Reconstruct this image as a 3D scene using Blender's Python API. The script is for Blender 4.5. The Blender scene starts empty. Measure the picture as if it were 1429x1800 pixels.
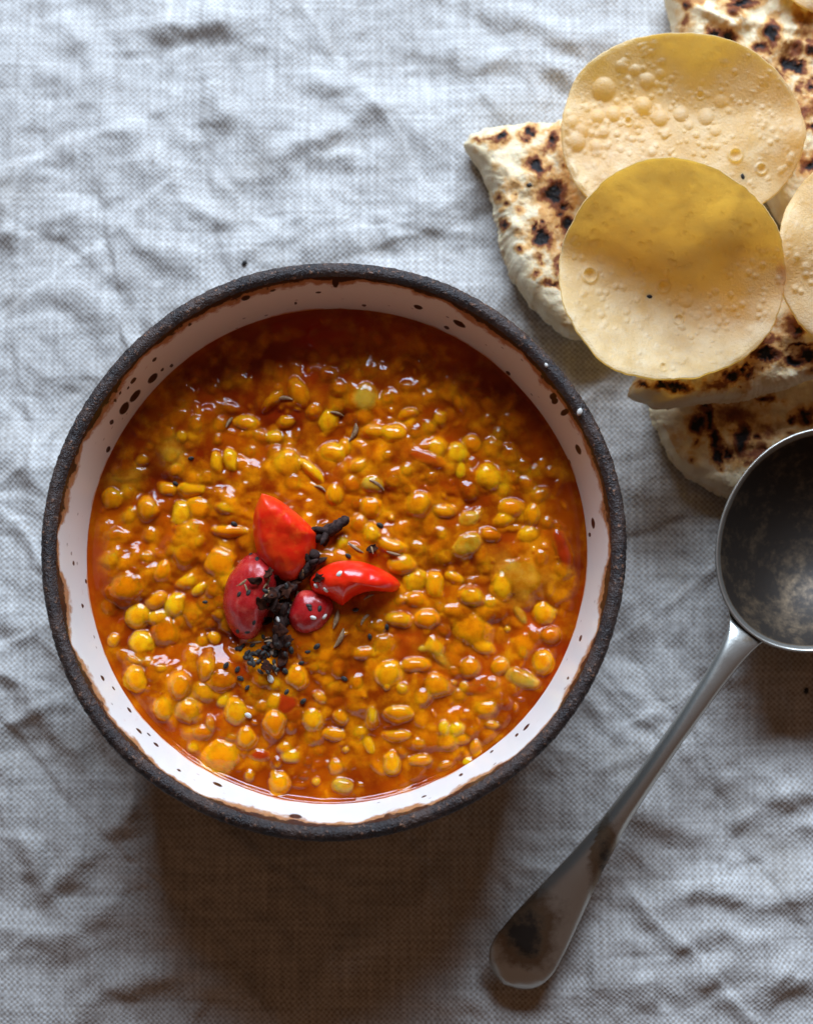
import bpy, math, random
import numpy as np
from mathutils import Vector, Matrix

random.seed(7)
rng = np.random.RandomState(11)
S = bpy.context.scene
C = S.collection
PI = math.pi

# ------------------------------------------------------------------ camera
FPX = 3085.0                       # focal length in photograph pixels
TILT = math.radians(5.3)
CAM_H = 0.475
CAM = np.array([0.0, -CAM_H * math.tan(TILT), CAM_H])
cd = bpy.data.cameras.new('camera')
cam = bpy.data.objects.new('camera', cd)
C.objects.link(cam)
cam.location = CAM
cam.rotation_euler = (TILT, 0, 0)
cd.sensor_fit = 'VERTICAL'
cd.sensor_height = 36
cd.lens = 36 * FPX / 1800
cd.clip_start = 0.01
cd.clip_end = 20
cd.dof.use_dof = True
cd.dof.focus_distance = 0.437
cd.dof.aperture_fstop = 9
S.camera = cam

# ------------------------------------------------------------------ world, window light, exposure
w = bpy.data.worlds.new('World')
S.world = w
w.use_nodes = True
bg = w.node_tree.nodes['Background']
bg.inputs[0].default_value = (1.0, 0.54, 0.31, 1)
bg.inputs[1].default_value = 0.094
ld = bpy.data.lights.new('window_light', 'AREA')
ld.shape = 'RECTANGLE'
ld.size = 0.66
ld.size_y = 0.38
ld.energy = 19.6
ld.color = (0.635, 0.795, 1.0)
lo = bpy.data.objects.new('window_light', ld)
C.objects.link(lo)
lo.location = (0.03, 0.70, 0.55)
lo.rotation_euler = (Vector((0, 0, 0.02)) - Vector(lo.location)).to_track_quat('-Z', 'Y').to_euler()
S.view_settings.view_transform = 'Standard'
S.view_settings.look = 'None'
S.view_settings.exposure = 0
S.view_settings.gamma = 1
S.view_settings.use_curve_mapping = False


def ray(px, py):
    xc = (np.asarray(px, float) - 714.5) / FPX
    yc = -(np.asarray(py, float) - 900) / FPX
    c, s = math.cos(TILT), math.sin(TILT)
    return xc, yc * c + s, yc * s - c


def P(px, py, z):
    """photo pixel + height above the table -> point in the place"""
    dx, dy, dz = ray(px, py)
    t = (z - CAM[2]) / dz
    return np.stack([CAM[0] + dx * t, CAM[1] + dy * t, np.broadcast_to(z, np.shape(t)) * 1.0], -1)


def Q(v):
    """point -> photo pixel (to look up where a char mark or speckle belongs)"""
    d = v - CAM
    c, s = math.cos(TILT), math.sin(TILT)
    yc = d[..., 1] * c + d[..., 2] * s
    zc = -d[..., 1] * s + d[..., 2] * c
    return 714.5 + FPX * d[..., 0] / -zc, 900 - FPX * yc / -zc


def ppm(z):                         # metres per photo pixel at height z
    return (CAM_H - z) / FPX


# ------------------------------------------------------------------ noise
_tab = rng.rand(64, 64, 64).astype(np.float32) * 2 - 1


def vnoise(x, y, z=0.0):
    x = np.asarray(x, float); y = np.asarray(y, float); z = np.asarray(z, float) + 0 * x
    xi = np.floor(x).astype(int); yi = np.floor(y).astype(int); zi = np.floor(z).astype(int)
    fx, fy, fz = x - xi, y - yi, z - zi
    fx = fx**3 * (fx * (fx * 6 - 15) + 10); fy = fy**3 * (fy * (fy * 6 - 15) + 10); fz = fz**3 * (fz * (fz * 6 - 15) + 10)
    r = 0
    for a in (0, 1):
        for b in (0, 1):
            for c in (0, 1):
                wgt = (fx if a else 1 - fx) * (fy if b else 1 - fy) * (fz if c else 1 - fz)
                r = r + wgt * _tab[(xi + a) & 63, (yi + b) & 63, (zi + c) & 63]
    return r


def fbm(x, y, z=0.0, o=4, g=0.5):
    r = 0; a = 1; t = 0; f = 1.0
    for k in range(o):
        r = r + a * vnoise(x * f + 13.7 * k, y * f + 7.3 * k, z * f + 3.1 * k); t += a; a *= g; f *= 2.03
    return r / t


def sst(a, b, x):
    t = np.clip((x - a) / (b - a), 0, 1)
    return t * t * (3 - 2 * t)


# ------------------------------------------------------------------ mesh helpers
def mesh(name, verts, quads, smooth=True, attrs=None):
    me = bpy.data.meshes.new(name)
    verts = np.asarray(verts, np.float32).reshape(-1, 3)
    quads = np.asarray(quads, np.int32)
    me.vertices.add(len(verts)); me.vertices.foreach_set('co', verts.ravel())
    n, k = quads.shape
    me.loops.add(n * k); me.loops.foreach_set('vertex_index', quads.ravel())
    me.polygons.add(n)
    me.polygons.foreach_set('loop_start', np.arange(0, n * k, k, dtype=np.int32))
    me.polygons.foreach_set('loop_total', np.full(n, k, np.int32))
    me.update(calc_edges=True)
    me.validate()
    if smooth:
        me.polygons.foreach_set('use_smooth', np.ones(len(me.polygons), bool))
    for k_, v_ in (attrs or {}).items():
        at = me.attributes.new(k_, 'FLOAT', 'POINT')
        at.data.foreach_set('value', np.asarray(v_, np.float32).ravel())
    return me


def gridquads(nu, nv, wrap_u=False):
    u = np.arange(nu if wrap_u else nu - 1)
    v = np.arange(nv - 1)
    U, V = np.meshgrid(u, v, indexing='ij')
    U2 = (U + 1) % nu
    return np.stack([U * nv + V, U2 * nv + V, U2 * nv + V + 1, U * nv + V + 1], -1).reshape(-1, 4)


def add(name, me, mat, parent=None):
    o = bpy.data.objects.new(name, me)
    C.objects.link(o)
    if mat is not None and len(me.materials) == 0:
        me.materials.append(mat)
    if parent is not None:
        o.parent = parent
        o.matrix_parent_inverse = Matrix.Identity(4)
    return o


def thing(name, label, cat, group=None, loc=(0, 0, 0)):
    o = bpy.data.objects.new(name, None)
    o.empty_display_size = 0.01
    C.objects.link(o)
    o.location = loc
    return tag(o, label, cat, group)


def tag(o, label, cat, group=None):
    o['label'] = label; o['category'] = cat
    if group:
        o['group'] = group
    return o


def part(name, verts, quads, mat, root, attrs=None, smooth=True):
    """verts in place coordinates; stored relative to the thing's base"""
    v = np.asarray(verts, float).reshape(-1, 3) - np.array(root.location)
    return add(name, mesh(name, v, quads, smooth, attrs), mat, root)


# ------------------------------------------------------------------ material helpers
class NT:
    def __init__(self, name):
        self.m = bpy.data.materials.new(name)
        self.m.use_nodes = True
        self.t = self.m.node_tree
        self.b = self.t.nodes['Principled BSDF']
        self.out = self.t.nodes['Material Output']

    def n(self, kind, **kw):
        nd = self.t.nodes.new(kind)
        for k, v in kw.items():
            if k.startswith('_'):
                setattr(nd, k[1:], v)
        return nd

    def link(self, a, b):
        self.t.links.new(a, b)

    def setin(self, sock, v):
        if hasattr(v, 'is_output'):
            self.link(v, sock)
        elif isinstance(v, (tuple, list)) and len(v) == 3 and sock.type == 'RGBA':
            sock.default_value = (*v, 1)
        else:
            sock.default_value = v

    def attr(self, name):
        nd = self.n('ShaderNodeAttribute'); nd.attribute_name = name
        return nd.outputs['Fac']

    def coord(self):
        return self.n('ShaderNodeTexCoord').outputs['Object']

    def noise(self, scale, detail=3, rough=0.55, vec=None, out='Fac'):
        nd = self.n('ShaderNodeTexNoise')
        nd.inputs['Scale'].default_value = scale; nd.inputs['Detail'].default_value = detail
        nd.inputs['Roughness'].default_value = rough
        self.link(vec if vec is not None else self.coord(), nd.inputs['Vector'])
        return nd.outputs[out]

    def math(self, op, a, b=None, c=None):
        nd = self.n('ShaderNodeMath'); nd.operation = op
        self.setin(nd.inputs[0], a)
        if b is not None: self.setin(nd.inputs[1], b)
        if c is not None: self.setin(nd.inputs[2], c)
        return nd.outputs[0]

    def ss(self, a, b, x):
        nd = self.n('ShaderNodeMapRange'); nd.interpolation_type = 'SMOOTHSTEP'
        nd.inputs['From Min'].default_value = a; nd.inputs['From Max'].default_value = b
        self.setin(nd.inputs['Value'], x)
        return nd.outputs[0]

    def mix(self, f, a, b):
        nd = self.n('ShaderNodeMix'); nd.data_type = 'RGBA'
        self.setin(nd.inputs['Factor'], f); self.setin(nd.inputs[6], a); self.setin(nd.inputs[7], b)
        return nd.outputs[2]

    def bump(self, h, strength, dist, normal=None):
        nd = self.n('ShaderNodeBump')
        nd.inputs['Strength'].default_value = strength; nd.inputs['Distance'].default_value = dist
        self.link(h, nd.inputs['Height'])
        if normal is not None: self.link(normal, nd.inputs['Normal'])
        return nd.outputs[0]

    def set(self, **kw):
        for k, v in kw.items():
            self.setin(self.b.inputs[k.replace('_', ' ')], v)
        return self


def sss(nt, weight, radius, scale):
    nt.b.inputs['Subsurface Weight'].default_value = weight
    nt.b.inputs['Subsurface Radius'].default_value = radius
    nt.b.inputs['Subsurface Scale'].default_value = scale


# --- linen
def linen():
    m = NT('linen')
    co = m.coord()
    sep = m.n('ShaderNodeSeparateXYZ'); m.link(co, sep.inputs[0])
    wob = m.noise(90, 2, 0.5, co, 'Color')
    ws = m.n('ShaderNodeSeparateXYZ'); m.link(wob, ws.inputs[0])
    pitch = 0.00077
    k = PI / pitch
    wob2 = m.noise(420, 2, 0.5, co, 'Color')
    ws2 = m.n('ShaderNodeSeparateXYZ'); m.link(wob2, ws2.inputs[0])
    x = m.math('MULTIPLY_ADD', ws2.outputs[0], 0.0007, m.math('MULTIPLY_ADD', ws.outputs[0], 0.0026, sep.outputs[0]))
    y = m.math('MULTIPLY_ADD', ws2.outputs[1], 0.0007, m.math('MULTIPLY_ADD', ws.outputs[1], 0.0026, sep.outputs[1]))
    sx = m.math('SINE', m.math('MULTIPLY', x, k)); sy = m.math('SINE', m.math('MULTIPLY', y, k))
    s = m.math('MULTIPLY', m.math('MULTIPLY', sx, sy), m.ss(0.15, 0.75, m.noise(300, 3, 0.7, co)))   # plain weave: warp over / weft over
    # uneven yarn thickness: long thin streaks in both directions
    def streak(sx_, sy_):
        mp = m.n('ShaderNodeMapping'); mp.inputs['Scale'].default_value = (sx_, sy_, 1)
        m.link(co, mp.inputs[0])
        return m.noise(1, 2, 0.6, mp.outputs[0])
    st1 = streak(900, 45); st2 = streak(45, 900)
    slub = m.math('ADD', st1, st2)
    fuzz = m.noise(1700, 3, 0.7, co)
    warp = m.mix(m.ss(0.6, 1.4, slub), (0.46, 0.44, 0.42), (0.68, 0.66, 0.635))
    weft = m.mix(m.ss(0.6, 1.45, slub), (0.26, 0.21, 0.17), (0.45, 0.40, 0.35))
    col = m.mix(m.ss(-0.55, 0.45, m.math('MULTIPLY_ADD', fuzz, 1.1, m.math('SUBTRACT', s, 0.55))), weft, warp)
    blot = m.noise(38, 3, 0.6, co)
    col = m.mix(m.math('MULTIPLY', m.ss(0.52, 0.75, blot), 0.35), col, (0.30, 0.25, 0.20))
    h = m.math('MULTIPLY_ADD', fuzz, 0.35, m.math('ADD', s, m.math('MULTIPLY', slub, 0.5)))
    m.set(Base_Color=col, Roughness=0.92, Normal=m.bump(h, 0.5, 0.0002))
    m.b.inputs['Specular IOR Level'].default_value = 0.15
    m.b.inputs['Sheen Weight'].default_value = 0.12
    m.b.inputs['Sheen Roughness'].default_value = 0.5
    return m.m


M_linen = linen()


# --- glazed stoneware
def clay():
    m = NT('bare_clay')
    a = m.noise(900, 4, 0.7); b = m.noise(160, 3, 0.6); g = m.noise(2600, 2, 0.5)
    col = m.mix(m.ss(0.35, 0.7, b), (0.016, 0.009, 0.008), (0.058, 0.031, 0.022))
    col = m.mix(m.ss(0.57, 0.72, a), col, (0.28, 0.13, 0.07))
    m.set(Base_Color=col, Roughness=m.math('MULTIPLY_ADD', g, 0.3, 0.28), Normal=m.bump(m.math('ADD', a, m.math('MULTIPLY', g, 0.5)), 0.9, 0.0006))
    m.b.inputs['Specular IOR Level'].default_value = 0.42
    return m.m


def glaze():
    m = NT('speckled_glaze')
    sp = m.attr('speck'); ed = m.attr('edge')
    n = m.noise(500, 3, 0.6)
    base = m.mix(m.noise(60, 3), (0.75, 0.73, 0.68), (0.80, 0.78, 0.73))
    vo = m.n('ShaderNodeTexVoronoi'); vo.inputs['Scale'].default_value = 260
    m.link(m.coord(), vo.inputs['Vector'])
    tiny = m.math('MULTIPLY', m.ss(0.16, 0.08, vo.outputs['Distance']), m.ss(0.50, 0.60, m.noise(120, 1)))
    col = m.mix(m.math('MULTIPLY', tiny, 0.7), base, (0.10, 0.05, 0.03))
    e1 = m.math('ADD', ed, m.math('MULTIPLY', m.math('SUBTRACT', n, 0.5), 0.9))
    col = m.mix(m.ss(0.12, 0.50, e1), col, (0.42, 0.20, 0.09))
    e2 = m.math('ADD', ed, m.math('MULTIPLY', m.math('SUBTRACT', m.noise(330, 3, 0.65), 0.5), 0.9))
    col = m.mix(m.ss(0.60, 0.72, e2), col, (0.022, 0.014, 0.012))
    col = m.mix(m.ss(0.3, 0.6, m.math('ADD', sp, m.math('MULTIPLY', m.math('SUBTRACT', n, 0.5), 0.35))), col, (0.03, 0.014, 0.009))
    col = m.mix(m.ss(0.25, 0.8, m.math('ADD', m.attr('stain'), m.math('MULTIPLY', m.math('SUBTRACT', n, 0.5), 0.4))), col, (0.60, 0.16, 0.006))
    m.set(Base_Color=col, Roughness=0.28)
    m.b.inputs['Specular IOR Level'].default_value = 0.4
    return m.m


M_clay, M_glaze = clay(), glaze()


# --- food
def sauce_mat():
    m = NT('lentil_sauce')
    t = m.attr('tint'); rd = m.attr('red'); hu = m.attr('hue')
    pos = m.n('ShaderNodeNewGeometry').outputs['Position']
    n = m.noise(420, 4, 0.6, pos); big = m.noise(55, 3, 0.6, pos); mid = m.noise(170, 4, 0.6, pos); fine = m.noise(1500, 3, 0.6, pos)
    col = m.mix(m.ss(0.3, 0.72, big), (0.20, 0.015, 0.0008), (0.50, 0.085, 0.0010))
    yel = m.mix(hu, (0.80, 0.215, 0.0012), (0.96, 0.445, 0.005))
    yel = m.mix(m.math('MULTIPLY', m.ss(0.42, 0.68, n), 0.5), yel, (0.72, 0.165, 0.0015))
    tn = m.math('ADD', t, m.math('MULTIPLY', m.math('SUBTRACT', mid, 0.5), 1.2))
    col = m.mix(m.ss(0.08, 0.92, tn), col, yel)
    col = m.mix(rd, col, (0.38, 0.020, 0.003))
    oni = m.attr('oni')
    col = m.mix(oni, col, m.mix(m.ss(0.35, 0.65, mid), (0.50, 0.16, 0.003), (0.58, 0.33, 0.03)))
    nrm = m.bump(n, 0.09, 0.0007)
    m.set(Base_Color=col, Roughness=0.06, Normal=nrm)
    m.b.inputs['Specular IOR Level'].default_value = 0.31
    sss(m, 0.7, (1.0, 0.36, 0.04), 0.0032)
    return m.m


def veg(name, c0, c1, rough=0.12, w_=0.6, scale=0.003, rad=(1, .6, .25), bs=0.25, nsc=300):
    m = NT(name)
    n = m.noise(nsc, 4, 0.6)
    m.set(Base_Color=m.mix(m.ss(0.3, 0.7, n), c0, c1), Roughness=rough, Normal=m.bump(n, bs, 0.0006))
    sss(m, w_, rad, scale)
    return m.m


def skin_mat(name, c0, c1, r0=0.16, sp=0.5, c2=None):
    m = NT(name)
    n = m.noise(240, 3, 0.6); f = m.noise(1100, 3, 0.6)
    colr = m.mix(m.ss(0.3, 0.75, n), c0, c1)
    if c2: colr = m.mix(m.math('MULTIPLY', m.ss(0.52, 0.70, m.noise(310, 4, 0.65)), 0.75), colr, c2)
    m.set(Base_Color=colr, Roughness=m.math('MULTIPLY_ADD', f, 0.14, r0), Normal=m.bump(f, 0.16, 0.0004))
    m.b.inputs['Specular IOR Level'].default_value = sp
    sss(m, 0.35, (1, 0.12, 0.06), 0.0018)
    return m.m


def naan_mat(name, cream0, cream1):
    m = NT(name)
    ch = m.attr('char'); to = m.attr('toast')
    n = m.noise(420, 4, 0.65); n2 = m.noise(1500, 3, 0.6); n3 = m.noise(140, 3, 0.6)
    col = m.mix(m.ss(0.3, 0.7, n3), cream0, cream1)
    t = m.math('ADD', to, m.math('MULTIPLY', m.math('SUBTRACT', n, 0.5), 0.7))
    col = m.mix(m.ss(0.15, 0.55, t), col, (0.62, 0.33, 0.11))
    col = m.mix(m.ss(0.45, 0.95, t), col, (0.30, 0.085, 0.022))
    c = m.math('ADD', ch, m.math('MULTIPLY', m.math('SUBTRACT', n, 0.5), 0.55))
    col = m.mix(m.ss(0.20, 0.52, c), col, (0.20, 0.055, 0.018))
    col = m.mix(m.ss(0.50, 0.80, c), col, (0.014, 0.011, 0.011))
    m.set(Base_Color=col, Roughness=0.72, Normal=m.bump(m.math('ADD', n, m.math('MULTIPLY', n2, 0.4)), 0.5, 0.0008))
    m.b.inputs['Specular IOR Level'].default_value = 0.25
    sss(m, 0.25, (1, 0.6, 0.3), 0.0015)
    return m.m


def poppadom_mat():
    m = NT('poppadom_crisp')
    n = m.noise(260, 4, 0.6); n2 = m.noise(1700, 3, 0.6); bub = m.attr('bub')
    col = m.mix(m.ss(0.3, 0.75, n), (0.96, 0.75, 0.43), (0.98, 0.84, 0.58))
    col = m.mix(m.math('MULTIPLY', bub, 0.7), col, (0.92, 0.82, 0.62))
    bump = m.bump(m.math('ADD', m.math('MULTIPLY', n, 0.3), n2), 0.55, 0.0005)
    m.set(Base_Color=col, Roughness=0.42, Normal=bump)
    m.b.inputs['Specular IOR Level'].default_value = 0.35
    tr = m.n('ShaderNodeBsdfTranslucent')
    tr.inputs['Color'].default_value = (1.0, 0.76, 0.27, 1)
    m.link(bump, tr.inputs['Normal'])
    mx = m.n('ShaderNodeMixShader'); m.link(m.math('MULTIPLY_ADD', m.ss(0.3, 0.7, m.noise(95, 4, 0.6)), 0.22, 0.50), mx.inputs[0])
    m.link(m.b.outputs[0], mx.inputs[1]); m.link(tr.outputs[0], mx.inputs[2]); m.link(mx.outputs[0], m.out.inputs[0])
    return m.m


def silver():
    m = NT('tarnished_silver')
    n = m.noise(110, 5, 0.7); n2 = m.noise(480, 4, 0.7); fine = m.noise(2200, 3, 0.6); ta = m.attr('tarnish')
    t = m.math('ADD', ta, m.math('ADD', m.math('MULTIPLY', m.math('SUBTRACT', n, 0.5), 0.8), m.math('MULTIPLY', m.math('SUBTRACT', n2, 0.5), 0.4)))
    col = m.mix(m.ss(0.15, 0.55, t), (0.52, 0.50, 0.45), (0.21, 0.145, 0.09))
    col = m.mix(m.ss(0.55, 0.85, t), col, (0.035, 0.026, 0.020))
    m.set(Base_Color=col, Metallic=m.math('SUBTRACT', 0.88, m.math('MULTIPLY', m.ss(0.5, 0.9, t), 0.3)),
          Roughness=m.math('MULTIPLY_ADD', m.ss(0.1, 0.9, t), 0.20, m.math('MULTIPLY_ADD', fine, 0.12, 0.27)),
          Normal=m.bump(m.math('ADD', n2, m.math('MULTIPLY', fine, 0.3)), 0.10, 0.0005))
    return m.m


def plain(name, c0, c1, rough, nsc=900, bs=0.5, bd=0.0004, spec=0.4):
    m = NT(name)
    n = m.noise(nsc, 4, 0.65)
    m.set(Base_Color=m.mix(m.ss(0.3, 0.7, n), c0, c1), Roughness=rough, Normal=m.bump(n, bs, bd))
    m.b.inputs['Specular IOR Level'].default_value = spec
    return m.m


M_sauce = sauce_mat()
M_skin = skin_mat('tomato_skin', (0.80, 0.014, 0.004), (0.84, 0.035, 0.006))
M_skin_dark = skin_mat('tomato_skin_crimson', (0.36, 0.008, 0.010), (0.50, 0.03, 0.025), 0.20, 0.4, (0.56, 0.075, 0.05))
M_skin_matt = skin_mat('tomato_skin_matt', (0.82, 0.014, 0.004), (0.86, 0.060, 0.006), 0.26, 0.32, (0.88, 0.10, 0.010))
M_flesh = veg('tomato_flesh', (0.62, 0.05, 0.02), (0.72, 0.14, 0.05), rad=(1, .25, .1))
M_naan = naan_mat('naan_crust', (0.72, 0.54, 0.31), (0.82, 0.69, 0.47))
M_popp = poppadom_mat()
M_silver = silver()
M_clove = plain('clove_bark', (0.012, 0.006, 0.005), (0.065, 0.036, 0.030), 0.8, spec=0.15)
M_chia = plain('chia_dark', (0.010, 0.009, 0.009), (0.060, 0.050, 0.043), 0.45, 1.5, spec=0.2)
M_chiaw = plain('chia_white', (0.55, 0.50, 0.44), (0.72, 0.68, 0.62), 0.35, 1.5)
M_cumin = plain('cumin_husk', (0.16, 0.075, 0.032), (0.36, 0.21, 0.10), 0.5, 3)

# ================================================================== tablecloth
BOWL_PX = (585.0, 962.0)
RIM_Z = 0.055
BC = P(*BOWL_PX, RIM_Z); BC[2] = 0
CRS = [  # crease lines of the cloth: photo points, height in mm, half-width in mm, (+ridge / -furrow)
    ([(120, 60), (190, 190), (255, 280), (330, 350), (430, 440)], 1.5, 5.0),
    ([(330, 20), (365, 60), (380, 130), (392, 200)], 1.3, 3.6),
    ([(230, 60), (300, 40), (365, 45)], 1.6, 4.2),
    ([(365, 20), (420, 60), (480, 100), (560, 140)], 1.2, 4.0),
    ([(560, 120), (620, 160), (680, 185), (760, 250)], 1.3, 4.0),
    ([(500, 265), (560, 240), (630, 200)], 1.1, 3.6),
    ([(420, 300), (520, 290), (600, 270)], 0.8, 3.6),
    ([(0, 120), (60, 110), (140, 160)], 0.8, 3.6),
    ([(20, 70), (24, 250), (10, 420)], 0.8, 3.0),
    ([(760, 60), (830, 100), (900, 90), (990, 130)], 1.4, 4.6),
    ([(840, 0), (900, 30), (1000, 60), (1120, 70)], 1.2, 4.0),
    ([(0, 520), (90, 500), (180, 540)], 0.8, 4.4),
    ([(0, 800), (60, 830), (120, 790)], 1.0, 5.0),
    ([(0, 590), (40, 700), (60, 800)], 0.8, 4.0),
    ([(0, 1420), (60, 1500), (90, 1560), (150, 1500), (230, 1420)], 1.2, 3.6),
    ([(20, 1180), (90, 1270), (170, 1330), (240, 1400)], 0.8, 3.6),
    ([(0, 1640), (90, 1660), (200, 1600), (290, 1640)], 0.9, 4.0),
    ([(100, 1800), (160, 1740), (300, 1700), (420, 1760)], 1.0, 4.2),
    ([(500, 1780), (590, 1700), (680, 1620), (760, 1560)], 1.2, 4.4),
    ([(420, 1560), (520, 1600), (600, 1690)], 0.9, 4.0),
    ([(1030, 1230), (1090, 1290), (1130, 1330)], 1.0, 3.0),
    ([(1020, 1290), (1060, 1350), (1100, 1340)], 0.8, 2.6),
    ([(1060, 1180), (1140, 1240), (1200, 1330)], 0.8, 3.0),
    ([(1120, 1420), (1220, 1460), (1330, 1430), (1440, 1470)], 1.0, 3.6),
    ([(1130, 1580), (1240, 1560), (1330, 1590), (1440, 1560)], 1.0, 3.6),
    ([(1060, 1700), (1180, 1720), (1290, 1690), (1430, 1740)], 0.9, 3.6),
    ([(1150, 1650), (1250, 1640), (1350, 1660)], 0.7, 3.0),
    ([(1250, 1340), (1340, 1400), (1440, 1390)], 0.8, 3.2),
    ([(740, 340), (800, 300), (840, 260)], 0.8, 4.0),
    ([(620, 380), (700, 420), (800, 410)], 0.9, 4.4),
    ([(130, 380), (230, 430), (330, 470)], 0.8, 4.4),
]


def seg_dist(x, y, a, b):
    ax, ay = a[0], a[1]; bx, by = b[0], b[1]
    dx, dy = bx - ax, by - ay
    t = np.clip(((x - ax) * dx + (y - ay) * dy) / (dx * dx + dy * dy), 0, 1)
    return np.hypot(x - ax - t * dx, y - ay - t * dy), t


_fr = random.Random(5)
FOLD = []
for _ in range(150):
    fx, fy = _fr.uniform(-0.15, 0.15), _fr.uniform(-0.18, 0.19)
    fa = _fr.choice([_fr.gauss(-48, 16), _fr.gauss(-48, 16), _fr.gauss(25, 18), _fr.uniform(-90, 90)])
    fl = _fr.uniform(0.020, 0.080)
    FOLD.append((fx, fy, math.radians(fa), fl, _fr.uniform(0.0009, 0.0026), _fr.choice([1, 1, -1]) * _fr.uniform(0.0003, 0.0012)))


def cloth_h(x, y):
    wx = x + 0.0045 * fbm(x * 45, y * 45, 2.2, 3); wy = y + 0.0045 * fbm(x * 45, y * 45, 8.1, 3)
    h = 0.0040 * fbm(wx * 22 + wy * 9, wy * 30, 1.5, 2) + 0.0016 * fbm(wx * 60 + wy * 30, wy * 75 - wx * 25, 6.5, 3, 0.55)
    h = h + 0.00022 * fbm(x * 230, y * 230, 9.3, 3)
    for (fx, fy, fa, fl, fw, am) in FOLD:
        dx, dy = wx - fx, wy - fy
        u_ = (dx * math.cos(fa) + dy * math.sin(fa)) / fl
        v_ = (-dx * math.sin(fa) + dy * math.cos(fa)) / fw
        m_ = np.abs(u_) < 2
        g = np.where(v_ > 0, np.exp(-v_ * v_), np.exp(-v_ * v_ * 0.16))
        h = h + np.where(m_, am * g * np.exp(-u_**4), 0)
    for pts, am, wd in CRS:
        W = [P(a, b, 0) for a, b in pts]
        d = np.full(np.shape(x), 9.0)
        for a, b in zip(W[:-1], W[1:]):
            dd, _ = seg_dist(wx * 0.6 + x * 0.4, wy * 0.6 + y * 0.4, a, b)
            d = np.minimum(d, dd)
        f = d / (wd * 0.001)
        h = h + am * 0.0020 * np.exp(-f * f * 0.9) * (0.7 + 0.6 * vnoise(x * 120, y * 120, am * 7))
    # pressed flat under the bowl's foot
    rb = np.hypot(x - BC[0], y - BC[1])
    h = h * (0.25 + 0.75 * sst(0.040, 0.062, rb))
    return h - 0.0022


def axis_lines(lo_, hi_, step, far):
    core = np.arange(lo_, hi_, step)
    k = 0.004 * (1.22 ** np.arange(14)).cumsum()
    k = k[k < far]
    return np.concatenate([lo_ - k[::-1], core, hi_ + k])


gx = axis_lines(-0.122, 0.122, 0.00047, 0.30)
gy = axis_lines(-0.150, 0.162, 0.00047, 0.30)
X, Y = np.meshgrid(gx, gy, indexing='ij')
Z = cloth_h(X, Y)
CL = (gx, gy, Z)


def cloth_at(x, y):
    i = int(np.clip(np.searchsorted(gx, x), 1, len(gx) - 1)); j = int(np.clip(np.searchsorted(gy, y), 1, len(gy) - 1))
    return float(Z[i, j])


cl = add('tablecloth', mesh('tablecloth', np.stack([X, Y, Z], -1), gridquads(len(gx), len(gy))), M_linen)
tag(cl, 'crumpled pale grey linen tablecloth with coarse weave under the food', 'tablecloth')

# ================================================================== bowl
bowl = thing('soup_bowl', 'hand-thrown stoneware bowl with dark bare rim and speckled white glaze inside', 'bowl', loc=(BC[0], BC[1], 0))
NTH = 1200
th = np.linspace(0, 2 * PI, NTH, endpoint=False)
wobr = 1 + 0.006 * np.sin(2 * th + 0.6) + 0.0035 * np.sin(3 * th + 2.0) + 0.002 * np.sin(7 * th)


def revolve(prof, thn, wob, nz=0.0, seed=0.0, scale=400):
    prof = np.array(prof)
    R = prof[None, :, 0] * wob[:, None]
    Zz = np.broadcast_to(prof[None, :, 1], R.shape).copy()
    x = R * np.cos(thn)[:, None]; y = R * np.sin(thn)[:, None]
    if nz:
        d = nz * fbm(x * scale, y * scale, Zz * scale + seed, 3, 0.6)
        x = x * (1 + d / np.maximum(R, 1e-4)); y = y * (1 + d / np.maximum(R, 1e-4)); Zz = Zz + d * 0.8
    return np.stack([x + BC[0], y + BC[1], Zz], -1)


def smoothprof(pts, n):
    pts = np.array(pts, float)
    s = np.r_[0, np.cumsum(np.hypot(*np.diff(pts, axis=0).T))]
    t = np.linspace(0, s[-1], n)
    p = np.stack([np.interp(t, s, pts[:, 0]), np.interp(t, s, pts[:, 1])], -1)
    for _ in range(max(2, n // 14)):
        p[1:-1] = (p[:-2] + 2 * p[1:-1] + p[2:]) / 4
    return p


SOUP_Z = RIM_Z - 0.0215
rimp = smoothprof([(0.0698, 0.0490), (0.0702, 0.0530), (0.0699, 0.0544), (0.0686, 0.0551), (0.0676, 0.0550), (0.0665, 0.0540)], 22)
outp = smoothprof([(0.002, 0.0030), (0.030, 0.0030), (0.034, 0.0005), (0.040, 0.0005), (0.044, 0.0035), (0.057, 0.012), (0.0645, 0.024), (0.0685, 0.038), (0.0698, 0.0490)], 60)
innp = smoothprof([(0.0665, 0.0540), (0.0655, 0.050), (0.0640, 0.042), (0.0625, SOUP_Z), (0.060, 0.026), (0.050, 0.014), (0.030, 0.009), (0.002, 0.008)], 96)
th2 = th[::3]
v = revolve(outp, th2, wobr[::3], 0.00025, 3, 300)
part('outer_wall', v, gridquads(len(th2), len(outp), True), M_clay, bowl)
v = revolve(rimp, th, wobr, 0.00024, 3, 1100)
v[..., 2] += (0.0005 * np.sin(2 * th + 1.2) + 0.0003 * fbm(np.cos(th) * 5, np.sin(th) * 5, 8.8, 2))[:, None] * np.linspace(0, 1, len(rimp))[None, :] * np.linspace(1, 0, len(rimp))[None, :] * 2
part('rim', v, gridquads(NTH, len(rimp), True), M_clay, bowl)
v = revolve(innp, th, wobr, 0.0)
qx, qy = Q(v)
speck = np.zeros(qx.shape)
bx, by = 583.0, 972.0
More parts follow.
